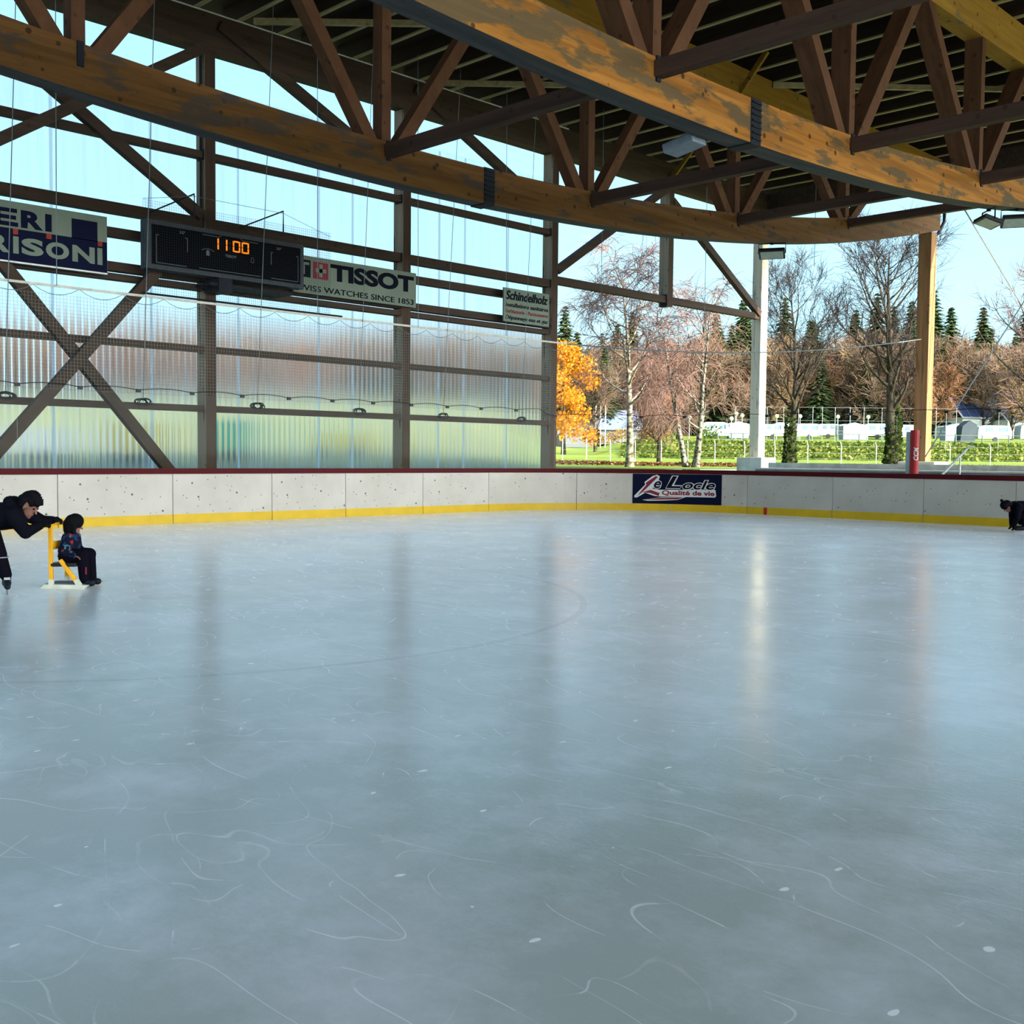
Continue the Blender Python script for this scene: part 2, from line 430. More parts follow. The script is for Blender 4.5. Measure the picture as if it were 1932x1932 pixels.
    L(nt, bp2.outputs[0], b.inputs['Normal'])
    L(nt, b.outputs[0], out.inputs[0]); return m
M_ice = icemat()

ice = MB()
ring = [path(s, 0.02)[0] for s in ([0.0] + [LSTR + ARC * k / 12 for k in range(13)])] + [V((38, YB, 0)), V((38, -3, 0))]
ice.prism(list(reversed([V((p.x, p.y, -0.08)) for p in ring])), (0, 0, 0.08))
tag(fixnormals(ice.build('floor', M_ice)), 'pale blue grey skated ice of the rink', 'ice', kind='structure')
ap = MB()
ap.box((-24.3, -14, -0.5), (60, 37.0, -0.09))
tag(ap.build('floor_apron', M_concrete), 'grey concrete floor around the ice', 'floor', kind='structure')

# ------------------------------------------------------------------ rink boards, one thing per board section
JOINTS = [9.59, 12.09, 14.59, 17.09, 19.2, 21.7, 24.19]     # replaced below by path positions
def s_left(y): return y + 3.0
def s_end(x): return LSTR + ARC + (x - CX)
joint_s = [s_left(y) for y in (4.09, 6.59, 9.09, 11.59, 14.09, 16.2, 18.7, 21.1)] + \
          [LSTR + 3.0, LSTR + 5.75] + [s_end(x) for x in (-16.9, -14.3, -11.85, -9.65, -7.2, -4.7, -2.2)]
SEC_LABELS = []
def strip(mb, s0, s1, o0, o1, z0, z1, n=8):
    n = n if s1 > LSTR and s0 < LSTR + ARC else 1
    pts = [s0 + (s1 - s0) * k / n for k in range(n + 1)]
    vs = []
    for s in pts:
        a, _ = path(s, o0); b, _ = path(s, o1)
        vs += [(a.x, a.y, z0), (b.x, b.y, z0), (b.x, b.y, z1), (a.x, a.y, z1)]
    fs = [(0, 1, 2, 3), tuple(4 * n + i for i in (3, 2, 1, 0))]
    for k in range(n):
        for i in range(4):
            j = (i + 1) % 4
            fs.append((4 * k + i, 4 * k + 4 + i, 4 * k + 4 + j, 4 * k + j))
    mb.add(vs, fs); return mb
sign_s0, sign_s1 = None, None
nsec = len(joint_s) - 1
for i in range(nsec):
    s0, s1 = joint_s[i] + 0.008, joint_s[i + 1] - 0.008
    c, _ = path((s0 + s1) / 2, 0)
    t = empty('rink_board', (c.x, c.y, 0))
    rel = i - 8      # section 8 and 9 flank the corner sign
    if s1 < s_left(7.5): where = 'behind the pushing skater' if i == 1 else 'at the picture edge behind the pushing skater'
    elif i == nsec - 1: where = 'farthest along the end beyond the crouching skater'
    else:
        where = ORD[i - 1] + ' along from the pushing skater'
    tag(t, 'white puck-marked rink board with yellow kick strip, ' + where, 'rink board', 'rink boards')
    fixnormals(strip(MB(), s0, s1, 0.0, -0.05, 0.0, 1.08).build('panel', M_board, t))
    fixnormals(strip(MB(), s0, s1, 0.012, 0.0, 0.0, 0.20).build('kick_plate', M_yellow, t))
    fr = MB()
    for s in (s0 + 0.05, (s0 + s1) / 2, s1 - 0.05):
        a, n = path(s, -0.10)
        tng = V((-n.y, n.x, 0))
        fr.obox((a.x, a.y, 0.54), n * 0.045, tng * 0.03, (0, 0, 0.54))
    fr.build('support_frame', M_steel, t)
tag(fixnormals(strip(MB(), joint_s[0], joint_s[-1], 0.03, -0.16, 1.08, 1.20, 60).build('dasher_rail', M_rail)),
    'dark red cap rail running along the top of the rink boards', 'rail')
# red goal line mark on the end kick strip
gm = MB(); s = s_end(-16.3)
tag(fixnormals(strip(gm, s - 0.05, s + 0.05, 0.02, 0.012, 0.0, 0.2).build('goal_line_mark', M_red)), 'short red goal line stripe on the yellow kick strip', 'marking')

# glass panes
gs = s_left(2.1); k = 0
panes = []
while gs < joint_s[-1] - 1.3:
    panes.append((gs, gs + 1.24)); gs += 1.25
for k, (s0, s1) in enumerate(panes):
    c, _ = path((s0 + s1) / 2, -0.05)
    zt = 2.83 if s1 < LSTR + 2 else 2.70
    o = fixnormals(strip(MB(), s0, s1, -0.06, -0.072, 1.20, zt, 6).build('rink_shield', M_glass))
    tag(o, 'clear glass shield on the rail cap, ' + ORD[k + 1] + ' along from the left', 'glass shield', 'rink glass shields')
# thin cable with clips along the top edge of the glass
cb = MB(); pts = []
s = panes[0][0]
while s < panes[-1][1]:
    a, _ = path(s, -0.066)
    zt = 2.83 if s < LSTR + 2 else 2.70
    ph = ((s - panes[0][0]) % 1.25) / 1.25
    pts.append((a.x, a.y, zt + 0.03 + 0.05 * (1 - (2 * ph - 1) ** 2))); s += 0.25
t = empty('glass_top_cable', pts[0], 'thin black cable clipped along the top of the rink glass', 'cable')
cb.tube(pts, 0.008, 4); cb.build('cable', M_black, t)
for (s0, s1) in panes:
    a, n = path(s0, -0.066); tng = V((-n.y, n.x, 0))
    zt = 2.83 if s0 < LSTR + 2 else 2.70
    MB().obox((a.x, a.y, zt + 0.015), n * 0.02, tng * 0.05, (0, 0, 0.035)).build('clip', M_black, t)

# ------------------------------------------------------------------ text
def text_obj(name, body, mat, parent, mapf, u0, u1, v0, v1, bold=0.0, shear=0.0, depth=0.012, lift=0.0):
    """lettering squeezed into the rectangle u0..u1, v0..v1; mapf(u, v, w) gives the world point"""
    c = bpy.data.curves.new(name, 'FONT'); c.body = body; c.size = 1; c.offset = bold; c.shear = shear; c.resolution_u = 4
    c.extrude = 0.05
    o = bpy.data.objects.new('tmp', c); COL.objects.link(o)
    bpy.context.view_layer.update()
    dg = bpy.context.evaluated_depsgraph_get()
    me = bpy.data.meshes.new_from_object(o.evaluated_get(dg))
    bpy.data.objects.remove(o)
    xs = [v.co.x for v in me.vertices]; ys = [v.co.y for v in me.vertices]
    x0, x1, y0, y1 = min(xs), max(xs), min(ys), max(ys)
    off = V(parent.location) if parent else V((0, 0, 0))
    for v in me.vertices:
        u = u0 + (v.co.x - x0) / (x1 - x0) * (u1 - u0); w = v0 + (v.co.y - y0) / (y1 - y0) * (v1 - v0)
        v.co = mapf(u, w, lift + (v.co.z + 0.05) * 10 * depth) - off
    me.materials.clear(); me.materials.append(mat)
    me.name = name
    r = bpy.data.objects.new(name, me); COL.objects.link(r); r.parent = parent
    return r
def wallmap(x):
    return lambda u, v, w: V((x + w, u, v))
def poly_part(name, polys, mat, parent, mapf, w0, w1, step=0):
    mb = MB()
    for p in polys:
        if step:
            # cut into narrow strips so that it can follow a bent panel
            bm = bmesh.new(); f = bm.faces.new([bm.verts.new((u, v, 0)) for u, v in p])
            us = [u for u, v in p]; x = min(us) + step
            while x < max(us):
                bmesh.ops.bisect_plane(bm, geom=bm.verts[:] + bm.edges[:] + bm.faces[:], plane_co=(x, 0, 0), plane_no=(1, 0, 0)); x += step
            bmesh.ops.recalc_face_normals(bm, faces=bm.faces)
            r = bmesh.ops.extrude_face_region(bm, geom=bm.faces[:])
            for e in r['geom']:
                if isinstance(e, bmesh.types.BMVert): e.co.z = 1
            bm.verts.index_update()
            mb.add([mapf(q.co.x, q.co.y, w0 + (w1 - w0) * q.co.z) for q in bm.verts], [tuple(q.index for q in g.verts) for g in bm.faces])
            bm.free(); continue
        n = len(p)
        a = [mapf(u, v, w0) for u, v in p]; b = [mapf(u, v, w1) for u, v in p]
        mb.add(a + b, [tuple(reversed(range(n))), tuple(range(n, 2 * n))] + [(i, (i + 1) % n, n + (i + 1) % n, n + i) for i in range(n)])
    return fixnormals(mb.build(name, mat, parent))
def rect(u0, u1, v0, v1): return [(u0, v0), (u1, v0), (u1, v1), (u0, v1)]

# sign with ERI / RISONI
xs = XW + 0.2
t = empty('advertising_sign', (xs, 9.0, 5.45), 'large navy and pale sign with big block letters, leftmost on the translucent wall', 'sign')
wm = wallmap(xs)
MB().box((xs - 0.06, 7.35, 5.45), (xs, 10.81, 6.67)).build('board', M_signpale, t)
poly_part('navy_field', [rect(7.35, 10.80, 5.46, 6.115), rect(10.03, 10.59, 6.10, 6.52)], M_navy, t, wm, 0.0, 0.012)
E_ = [rect(8.40, 8.56, 6.16, 6.52), rect(8.54, 8.89, 6.44, 6.52), rect(8.54, 8.87, 6.30, 6.38), rect(8.54, 8.91, 6.16, 6.245)]
poly_part('lettering', E_, M_navy, t, wm, 0.0, 0.014)
text_obj('lettering', 'R', M_navy, t, wm, 8.97, 9.42, 6.16, 6.52, 0.045)
poly_part('lettering', [rect(9.47, 9.60, 6.16, 6.52)], M_navy, t, wm, 0, 0.014)
text_obj('lettering', 'R', M_signpale, t, wm, 8.30, 8.74, 5.61, 5.96, 0.04, lift=0.012)
poly_part('lettering', [rect(8.80, 8.91, 5.61, 5.96)], M_signpale, t, wm, 0.012, 0.026)
text_obj('lettering', 'S', M_signpale, t, wm, 8.97, 9.42, 5.61, 5.96, 0.045, lift=0.012)
text_obj('lettering', 'O', M_signpale, t, wm, 9.47, 9.96, 5.61, 5.96, 0.045, lift=0.012)
text_obj('lettering', 'N', M_signpale, t, wm, 10.03, 10.52, 5.61, 5.96, 0.04, lift=0.012)
poly_part('lettering', [rect(10.58, 10.69, 5.61, 5.97)], M_signpale, t, wm, 0.012, 0.026)
poly_part('red_square', [rect(8.80, 8.90, 6.0, 6.11), rect(9.48, 9.59, 6.01, 6.11), rect(10.59, 10.69, 6.01, 6.11)], M_signred, t, wm, 0.012, 0.028)
MB().box((xs - 0.07, 7.35, 5.42), (xs + 0.02, 10.81, 5.45)).build('bottom_edge', M_steel, t)

# TISSOT sign
t = empty('advertising_sign', (xs, 17.6, 5.6), 'pale sign with black lettering and red cross square, right of the scoreboard', 'sign')
MB().box((xs - 0.06, 15.62, 5.60), (xs, 19.60, 6.54)).build('board', M_signpale, t)
poly_part('black_square', [rect(15.70, 16.12, 6.005, 6.43)], M_signblack, t, wm, 0, 0.012)
poly_part('lettering', [rect(15.76, 16.07, 6.31, 6.37), rect(15.87, 15.94, 6.07, 6.33)], M_signpale, t, wm, 0.012, 0.02)
poly_part('red_square', [rect(16.20, 16.66, 6.0, 6.42)], M_maroon, t, wm, 0, 0.012)
poly_part('cross', [rect(16.27, 16.59, 6.16, 6.26), rect(16.38, 16.48, 6.05, 6.37)], M_signpale, t, wm, 0.012, 0.022)
text_obj('lettering', 'TISSOT', M_signblack, t, wm, 16.74, 19.51, 6.0, 6.435, 0.045)
text_obj('lettering', 'SWISS WATCHES SINCE 1853', M_signblack, t, wm, 15.66, 19.51, 5.665, 5.81, 0.004)

# plumber's sign
xs3 = XW + 0.3; wm3 = wallmap(xs3)
t = empty('advertising_sign', (xs3, 23.9, 5.55), 'small pale sign with four lines of slanted text at the third column', 'sign')
MB().box((xs3 - 0.05, 22.90, 5.545), (xs3, 24.86, 6.54)).build('board', M_signpale, t)
text_obj('lettering', 'Schindelholz', M_signblack, t, wm3, 22.97, 24.80, 6.20, 6.47, 0.025, 0.25)
text_obj('lettering', 'Installations sanitaires', M_signblack, t, wm3, 22.97, 24.81, 5.99, 6.11, 0.012, 0.12)
text_obj('lettering', 'Ferblanterie - Paratonnerre', M_maroon, t, wm3, 22.97, 24.81, 5.81, 5.92, 0.012, 0.12)
text_obj('lettering', 'Dépannage eau et gaz', M_signblack, t, wm3, 22.97, 24.81, 5.59, 5.74, 0.012, 0.12)
for z in (5.68, 6.40):
    MB().box((xs3 - 0.06, 24.86, z - 0.05), (xs3 - 0.01, 24.98, z + 0.05)).build('bracket', M_steel_dark, t)

# scoreboard
xf = -22.85; wmf = wallmap(xf)
t = empty('scoreboard', (xf, 13.5, 5.6), 'black electronic scoreboard showing an orange time of 11:00', 'scoreboard')
MB().box((xf - 0.28, 11.45, 5.60), (xf - 0.02, 15.56, 6.67)).build('housing', plain('housing_grey', (0.05, 0.058, 0.07), 0.6, 0, 0.1, 8, 0.1), t)
poly_part('face', [rect(11.58, 15.45, 5.70, 6.57)], plain('scoreboard_black', (0.003, 0.0035, 0.006), 0.7, 0, 0.1, 8, 0.03), t, wmf, -0.02, 0.0)
fm = plain('faint_print', (0.10, 0.12, 0.14), 0.6)
def lines(pl, w=0.012):
    r = []
    for (a, b), (c, d) in pl:
        if abs(a - c) < 0.002: r.append(rect(a - w / 2, a + w / 2, min(b, d), max(b, d)))
        elif abs(b - d) < 0.002: r.append(rect(min(a, c), max(a, c), b - w / 2, b + w / 2))
        else: r.append([(a, b - w / 2), (c, d - w / 2), (c, d + w / 2), (a, b + w / 2)])
    return r
poly_part('printed_lines', lines([((11.68, 6.35), (11.68, 5.74)), ((11.68, 5.74), (12.41, 5.74)), ((12.43, 6.37), (12.43, 6.07)), ((11.68, 6.35), (11.74, 6.35)),
    ((12.37, 6.37), (12.43, 6.37)), ((12.81, 6.52), (13.24, 6.52)), ((13.24, 6.52), (13.30, 6.57)), ((13.78, 6.57), (13.84, 6.52)), ((13.84, 6.52), (14.25, 6.52)),
    ((12.72, 5.75), (14.32, 5.75)), ((14.62, 6.36), (14.62, 6.07)), ((14.62, 5.75), (15.38, 5.75)), ((15.38, 5.75), (15.38, 6.36)), ((14.62, 6.36), (14.67, 6.36)),
    ((15.32, 6.36), (15.38, 6.36)), ((12.78, 6.17), (12.94, 6.22)), ((12.94, 6.22), (13.10, 6.17))]), fm, t, wmf, 0, 0.004)
text_obj('lettering', "10'", fm, t, wmf, 12.25, 12.37, 6.45, 6.52, 0.01, depth=0.004)
text_obj('lettering', "10'", fm, t, wmf, 14.78, 14.90, 6.44, 6.51, 0.01, depth=0.004)
text_obj('lettering', 'TISSOT', fm, t, wmf, 13.38, 13.68, 6.085, 6.145, 0.03, depth=0.004)
poly_part('penalty_icon', [rect(12.90, 12.98, 6.06, 6.16), rect(12.92, 12.96, 6.16, 6.19)], fm, t, wmf, 0, 0.004)
poly_part('bottle_icon', lines([((14.07, 6.05), (14.14, 6.05)), ((14.07, 6.05), (14.07, 6.13)), ((14.14, 6.05), (14.14, 6.13)), ((14.07, 6.13), (14.105, 6.17)), ((14.105, 6.17), (14.14, 6.13))]), fm, t, wmf, 0, 0.004)
def digit(u, segs, w=0.19, z0=6.23, z1=6.49):
    zm = (z0 + z1) / 2; k = 0.034; g = 0.008
    R = {'a': rect(u + k, u + w - k, z1 - k, z1), 'd': rect(u + k, u + w - k, z0, z0 + k), 'g': rect(u + k, u + w - k, zm - k / 2, zm + k / 2),
         'f': rect(u, u + k, zm + g, z1 - g), 'b': rect(u + w - k, u + w, zm + g, z1 - g), 'e': rect(u, u + k, z0 + g, zm - g), 'c': rect(u + w - k, u + w, z0 + g, zm - g)}
    poly_part('digit', [R[s] for s in segs], M_led, t, wmf, 0.0, 0.006)
digit(13.03, 'bc'); digit(13.25, 'bc'); digit(13.585, 'abcdef'); digit(13.82, 'abcdef')
poly_part('colon', [rect(13.50, 13.515, 6.30, 6.315), rect(13.50, 13.515, 6.41, 6.425)], fm, t, wmf, 0.0, 0.006)
MB().box((XW + 0.02, 13.25, 5.30), (xf - 0.05, 13.60, 5.60)).build('bracket', M_steel_dark, t)
MB().box((XW + 0.02, 13.05, 5.42), (xf - 0.1, 15.3, 5.48)).build('bracket', M_steel_dark, t)

# netting guard hung in front of the scoreboard
xg = -22.3
t = empty('scoreboard_net', (xg, 13.5, 4.95), 'fine dark net guard hung in front of the black scoreboard', 'net')
nb = MB(); y = 11.1
while y < 15.95:
    nb.box((xg - 0.002, y - 0.0014, 4.95), (xg + 0.002, y + 0.0014, 6.95)); y += 0.055
z = 4.95
while z < 6.96:
    nb.box((xg - 0.002, 11.1, z - 0.0014), (xg + 0.002, 15.95, z + 0.0015)); z += 0.055
nb.build('netting', M_netting, t)
MB().tube([(xg, 11.05, 4.95), (xg, 16.3, 4.95)], 0.025, 6).build('bottom_bar', M_steel_dark, t)
for yy in (12.3, 14.6):
    MB().tube([(XW - 0.05, yy - 0.35, 7.0), (xg, yy, 7.25), (xg, yy, 6.75)], 0.018, 5).build('bracket', M_steel_dark, t)
MB().tube([(xg, 11.1, 6.95), (xg, 12.3, 7.2), (xg, 14.6, 7.2), (xg, 15.95, 6.85)], 0.005, 4).build('top_cord', M_wire, t)

# Le Locle sign on the corner board
def boardmap(s_at):
    def f(u, v, w):
        p, n = path(s_at + u, 0.0 + w); return V((p.x, p.y, v))
    return f
sL0 = LSTR + ARC - 3.52
bm_ = boardmap(sL0)
pc, _ = path(sL0 + 1.3, 0.02)
WS = 2.62
t = empty('advertising_sign', (pc.x, pc.y, 0.2), 'dark blue sign with white outlined script on the curved corner boards', 'sign')
strip(MB(), sL0, sL0 + WS, 0.004, 0.02, 0.205, 1.07, 10).build('panel', M_navy, t)
def smap(cx, cy):      # coordinates of the sign artwork: 0..1
    return cx * WS, 0.205 + cy * 0.865
def art(poly): return [smap(a, b) for a, b in poly]
poly_part('white_outline', [art([(0.02, 0.20), (0.05, 0.20), (0.14, 0.36), (0.24, 0.26), (0.32, 0.24), (0.925, 0.25), (0.94, 0.30), (0.93, 0.50), (0.30, 0.47), (0.22, 0.50), (0.28, 0.70), (0.30, 0.92), (0.27, 0.97), (0.22, 0.93), (0.13, 0.72), (0.14, 0.64), (0.02, 0.26)]),
    art([(0.11, 0.12), (0.17, 0.09), (0.35, 0.11), (0.50, 0.14), (0.60, 0.25), (0.30, 0.21)])], M_white, t, bm_, 0.02, 0.023, 0.08)
poly_part('maroon_stroke', [art([(0.045, 0.23), (0.13, 0.44), (0.28, 0.90), (0.255, 0.93), (0.145, 0.70), (0.15, 0.63)]), art([(0.10, 0.37), (0.20, 0.46), (0.30, 0.36), (0.29, 0.26), (0.19, 0.36)]),
    art([(0.13, 0.12), (0.50, 0.16), (0.57, 0.235), (0.28, 0.19)])], M_maroon, t, bm_, 0.023, 0.026, 0.08)
for body, (a, b, c, d), bo in (('e', (0.235, 0.315, 0.52, 0.76), 0.03), ('L', (0.37, 0.54, 0.53, 0.93), 0.03), ('ocle', (0.555, 0.925, 0.50, 0.80), 0.03)):
    u0, v0 = smap(a, c); u1, v1 = smap(b, d)
    text_obj('lettering', body, M_white, t, bm_, u0 - 0.02, u1 + 0.02, v0 - 0.02, v1 + 0.02, bo + 0.045, 0.3, 0.004, 0.021)
    text_obj('lettering', body, M_signblack, t, bm_, u0, u1, v0, v1, bo - 0.01, 0.3, 0.006, 0.026)
u0, v0 = smap(0.325, 0.27); u1, v1 = smap(0.92, 0.46)
text_obj('lettering', 'Qualité de vie', M_maroon, t, bm_, u0, u1, v0, v1, 0.03, 0, 0.006, 0.024)

# ------------------------------------------------------------------ left wall: columns, girts, braces, sheets
def wallz(n): return 1.0
COLN = {-2: 'far out at the left', -1: 'left'}
names_col = ['tall weathered timber column behind the scoreboard', 'tall weathered timber column crossing the pale cross sign', 'tall weathered timber column beside the plumber sign']
for n in (-2, -1, 0, 1, 2):
    y = Y0 + n * SP
    lab = names_col[n] if n >= 0 else ('tall timber column just beyond the block letter sign' if n == -1 else 'tall timber column farthest left in the translucent wall')
    t = empty('timber_column', (XW - 0.21, y + 0.14, 0), lab, 'column', 'columns of the translucent wall')
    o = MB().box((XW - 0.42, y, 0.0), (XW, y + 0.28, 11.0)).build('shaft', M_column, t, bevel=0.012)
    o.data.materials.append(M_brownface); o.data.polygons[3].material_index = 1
    if n == 0:
        MB().tube([(XW - 0.12, y - 0.04, 6.9), (XW - 0.12, y - 0.04, 11.6)], 0.035, 6).build('cable_duct', M_steel_dark, t)
    for z in (8.56, 6.97):
        MB().box((XW - 0.32, y - 0.03, z - 0.12), (XW - 0.04, y, z + 0.12)).build('joist_shoe', M_steel_dark, t)
    MB().box((XW - 0.45, y - 0.02, 0.0), (XW + 0.02, y + 0.30, 1.15)).build('foot', M_plinth, t)
# hanging post and the far post
y = Y0 + 3 * SP
t = empty('hanging_post', (XW - 0.21, y + 0.14, 6.88), 'short timber post hanging from the eaves between two openings', 'post')
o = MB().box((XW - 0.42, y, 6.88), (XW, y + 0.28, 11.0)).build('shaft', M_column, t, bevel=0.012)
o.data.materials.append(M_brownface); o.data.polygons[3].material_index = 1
MB().box((XW - 0.34, y - 0.03, 6.86), (XW - 0.06, y, 7.3)).build('joist_shoe', M_steel_dark, t)
t = empty('timber_post', (XW - 0.21, YE + 0.14, 1.2), 'tall sunlit timber post on pale plinth at end of translucent wall', 'post')
MB().box((XW - 0.42, YE, 1.6), (XW, YE + 0.46, 11.0)).build('shaft', M_postpale, t, bevel=0.012)
MB().box((XW - 0.80, YE - 0.30, -0.09), (XW + 0.35, YE + 0.75, 1.6)).build('plinth', M_plinth, t, bevel=0.03)

gi = 0
GZ = [(8.56, 0.16, 'topmost'), (6.97, 0.24, 'broad upper'), (6.43, 0.20, 'sign level'), (5.675, 0.20, 'lower sign level'), (5.45, 0.14, 'thin doubled'), (4.01, 0.15, 'middle'), (2.60, 0.15, 'lowest')]
BAY = {-2: 'far left of the block letter sign', -1: 'behind the block letter sign', 0: 'between first and second visible columns', 1: 'between second and third visible columns'}
for n in (-2, -1, 0, 1):
    for z, h, nm in GZ:
        y0 = Y0 + n * SP + 0.28; y1 = Y0 + (n + 1) * SP
        o = MB().box((XW - 0.30, y0, z - h / 2), (XW - 0.06, y1, z + h / 2)).build('wall_girt', M_girt)
        tag(o, nm + ' dark timber girt ' + BAY[n], 'girt', 'wall girts')
for n in (2, 3):
    o = MB().box((XW - 0.30, Y0 + n * SP + 0.28, 7.0), (XW - 0.08, Y0 + (n + 1) * SP, 7.24)).build('wall_girt', M_girt)
    tag(o, 'timber rail across the open bay ' + ('left' if n == 2 else 'right') + ' of the hanging post', 'girt', 'rails of the open bays')
def brace(p0, p1, lab, w=0.2, h=0.24, x=XW + 0.06):
    o = MB().beam((x, *p0), (x, *p1), (1, 0, 0), w, h).build('wall_brace', M_girt)
    tag(o, lab, 'brace', 'diagonal wall braces')
brace((7.4, 6.88), (12.45, 1.0), 'dark diagonal brace falling rightwards to the boards in the lower cross', x=XW + 0.0)
brace((12.6, 6.4), (7.5, 0.45), 'dark diagonal brace falling leftwards in the lower cross by the block letter sign', x=XW + 0.22)
brace((7.5, 10.6), (13.2, 7.1), 'dark diagonal brace falling rightwards in the upper cross over the block letters', x=XW + 0.0)
brace((7.4, 7.1), (13.2, 10.95), 'dark diagonal brace rising to the eaves in the upper cross', x=XW + 0.22)
for n in (0, 1):
    yb = Y0 + n * SP
    brace((yb + 0.35, 11.6), (yb + SP + 0.1, 9.0), 'pale diagonal brace falling from the eaves right of the ' + ('first' if n == 0 else 'second') + ' visible column', 0.22, 0.24, XW + 0.02)
brace((25.6, 7.4), (31.3, 11.0), 'dark brace rising from the third column to the hanging post head', x=XW - 0.1)
brace((31.55, 10.6), (37.3, 7.2), 'pale brace falling from the hanging post head to the sunlit post', x=XW - 0.1)
ev = MB(); ev.box((XW - 0.36, -9.0, 10.98), (XW + 0.02, 38.3, 11.84))
tag(ev.build('eaves_beam', M_girt), 'deep dark eaves beam along the top of the translucent wall', 'beam')
cd = MB().tube([(XW - 0.01, -8.5, 11.864), (XW - 0.01, 26.0, 11.864)], 0.028, 6)  # pale tube stands in for the sunlit gap above the eaves beam
tag(cd.build('bright_eaves_strip', M_pale_metal), 'thin pale strip added for the sunlit line along the top of the eaves beam', 'bright_eaves_strip')

tag(MB().box((-24.2, -9.9, -0.09), (36.4, -9.6, 5.5)).build('wall_light_blocker', M_deck), 'dark low wall added unseen behind the camera to dim the hall', 'wall', kind='structure')  # added unseen wall, kept low, holds back light from behind the camera
# corrugated sheets
def sheets():
    vs = []; fs = []
    y = -10.7; i = 0; x0 = -24.15
    P_ = 0.155
    zs = [1.0, 10.32]
    while y <= 25.55:
        x = x0 + 0.022 * cos(2 * pi * y / P_)
        for z in zs: vs.append((x, y, z))
        if i:
            fs.append((2 * i - 2, 2 * i, 2 * i + 1, 2 * i - 1))
        i += 1; y += P_ / 10
    me = bpy.data.meshes.new('wall_left'); me.from_pydata(vs, [], fs); me.materials.append(M_poly)
    me.polygons.foreach_set('use_smooth', [True] * len(fs))
    o = bpy.data.objects.new('wall_left', me); COL.objects.link(o)
    md = o.modifiers.new('sheet', 'SOLIDIFY'); md.thickness = 0.003
    return o
o = sheets(); o.modifiers.clear()
tag(o, 'translucent corrugated plastic sheet wall behind the rink', 'wall', kind='structure')
M_seam, nts, outs = newmat('pale_seam_plastic')
tls = N(nts, 'ShaderNodeBsdfTranslucent'); tls.inputs[0].default_value = (0.9, 0.93, 0.95, 1); tps = N(nts, 'ShaderNodeBsdfTransparent')
mxs = N(nts, 'ShaderNodeMixShader'); mxs.inputs[0].default_value = 0.45; L(nts, tps.outputs[0], mxs.inputs[1]); L(nts, tls.outputs[0], mxs.inputs[2]); L(nts, mxs.outputs[0], outs.inputs[0])
for k, y in enumerate((9.9, 12.2, 14.5, 16.9, 18.0, 21.1, 22.1, 23.9)):
    o = MB().box((-24.20, y, 1.0), (-24.17, y + 0.05, 10.3)).build('sheet_seam', M_seam)
    tag(o, 'thin pale vertical seam strip in the translucent wall, ' + ORD[k + 1] + ' from the left', 'seam strip', 'seam strips of the translucent wall')
tag(MB().box((-24.3, -10.7, -0.3), (-23.75, 25.6, 1.05)).build('wall_left_base', M_concrete), 'grey concrete base below the translucent wall', 'wall', kind='structure')

# ------------------------------------------------------------------ roof trusses
def zc(y): return 7.53 + 0.0051 * (y - 14.5) ** 2       # top edge of the sagging bottom chord
CH, TCB, TCT = 0.73, 11.10, 12.0
def truss(X, mat, label, wch, wweb, y_from=-8.6, y_to=37.85):
    t = empty('roof_truss', (X, 14.5, 7.0), label, 'truss', 'fish-bellied roof trusses')
    mb = MB(); n = 64
    vs = []
    for i in range(n + 1):
        y = y_from + (y_to - y_from) * i / n; z = zc(y)
        vs += [(X - wch / 2, y, z - CH), (X + wch / 2, y, z - CH), (X + wch / 2, y, z), (X - wch / 2, y, z)]
    fs = [(0, 1, 2, 3), tuple(4 * n + i for i in (3, 2, 1, 0))]
    for k in range(n):
        for i in range(4):
            j = (i + 1) % 4; fs.append((4 * k + i, 4 * k + 4 + i, 4 * k + 4 + j, 4 * k + j))
    mb.add(vs, fs); o = fixnormals(mb.build('bottom_chord', mat, t))
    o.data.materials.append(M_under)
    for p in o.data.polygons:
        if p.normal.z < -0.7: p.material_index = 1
    MB().box((X - wch / 2, y_from, TCB), (X + wch / 2, y_to + 0.4, TCT)).build('top_chord', M_topchord, t, bevel=0.01)
    ww, wy = wweb
    for k in range(-3, 5):
        yn = Y0 + k * SP + 0.06
        zb = zc(yn) - 0.05
        if yn < y_from or yn > y_to - 1: continue
        MB().beam((X, yn, zb), (X, yn, TCB + 0.05), (1, 0, 0), ww, wy).build('vertical_web', M_web, t)
        for sgn in (-1, 1):
            y2 = yn + sgn * 2.85
            if y2 > 36: y2 = 36
            za = zc(yn + sgn * 0.30) - 0.06
            MB().beam((X, yn + sgn * 0.32, za), (X, y2, TCB + 0.12), (1, 0, 0), ww, 0.25).build('diagonal_web', M_web, t)
        MB().box((X + wch / 2, yn - 0.05, zc(yn) - 0.36), (X + wch / 2 + 0.03, yn + 0.05, zc(yn) + 0.02)).build('node_plate', M_steel_dark, t)
    # bolted splice
    ys = 16.05; z = zc(ys)
    sp = MB(); sp.box((X - wch / 2 - 0.012, ys - 0.15, z - CH - 0.02), (X + wch / 2 + 0.012, ys + 0.15, z + 0.01))
    for q in range(7):
        zz = z - CH + 0.06 + q * 0.1
        sp.box((X + wch / 2, ys - 0.13, zz), (X + wch / 2 + 0.04, ys + 0.13, zz + 0.025))
    sp.build('splice_plate', M_steel_dark, t)
    return t
truss(XA, M_glulamA, 'long brown sagging timber roof truss nearer the translucent wall', 0.40, (0.28, 0.22))
truss(XB, M_glulamB, 'honey coloured stained roof truss crossing the upper right', 0.44, (0.40, 0.20))
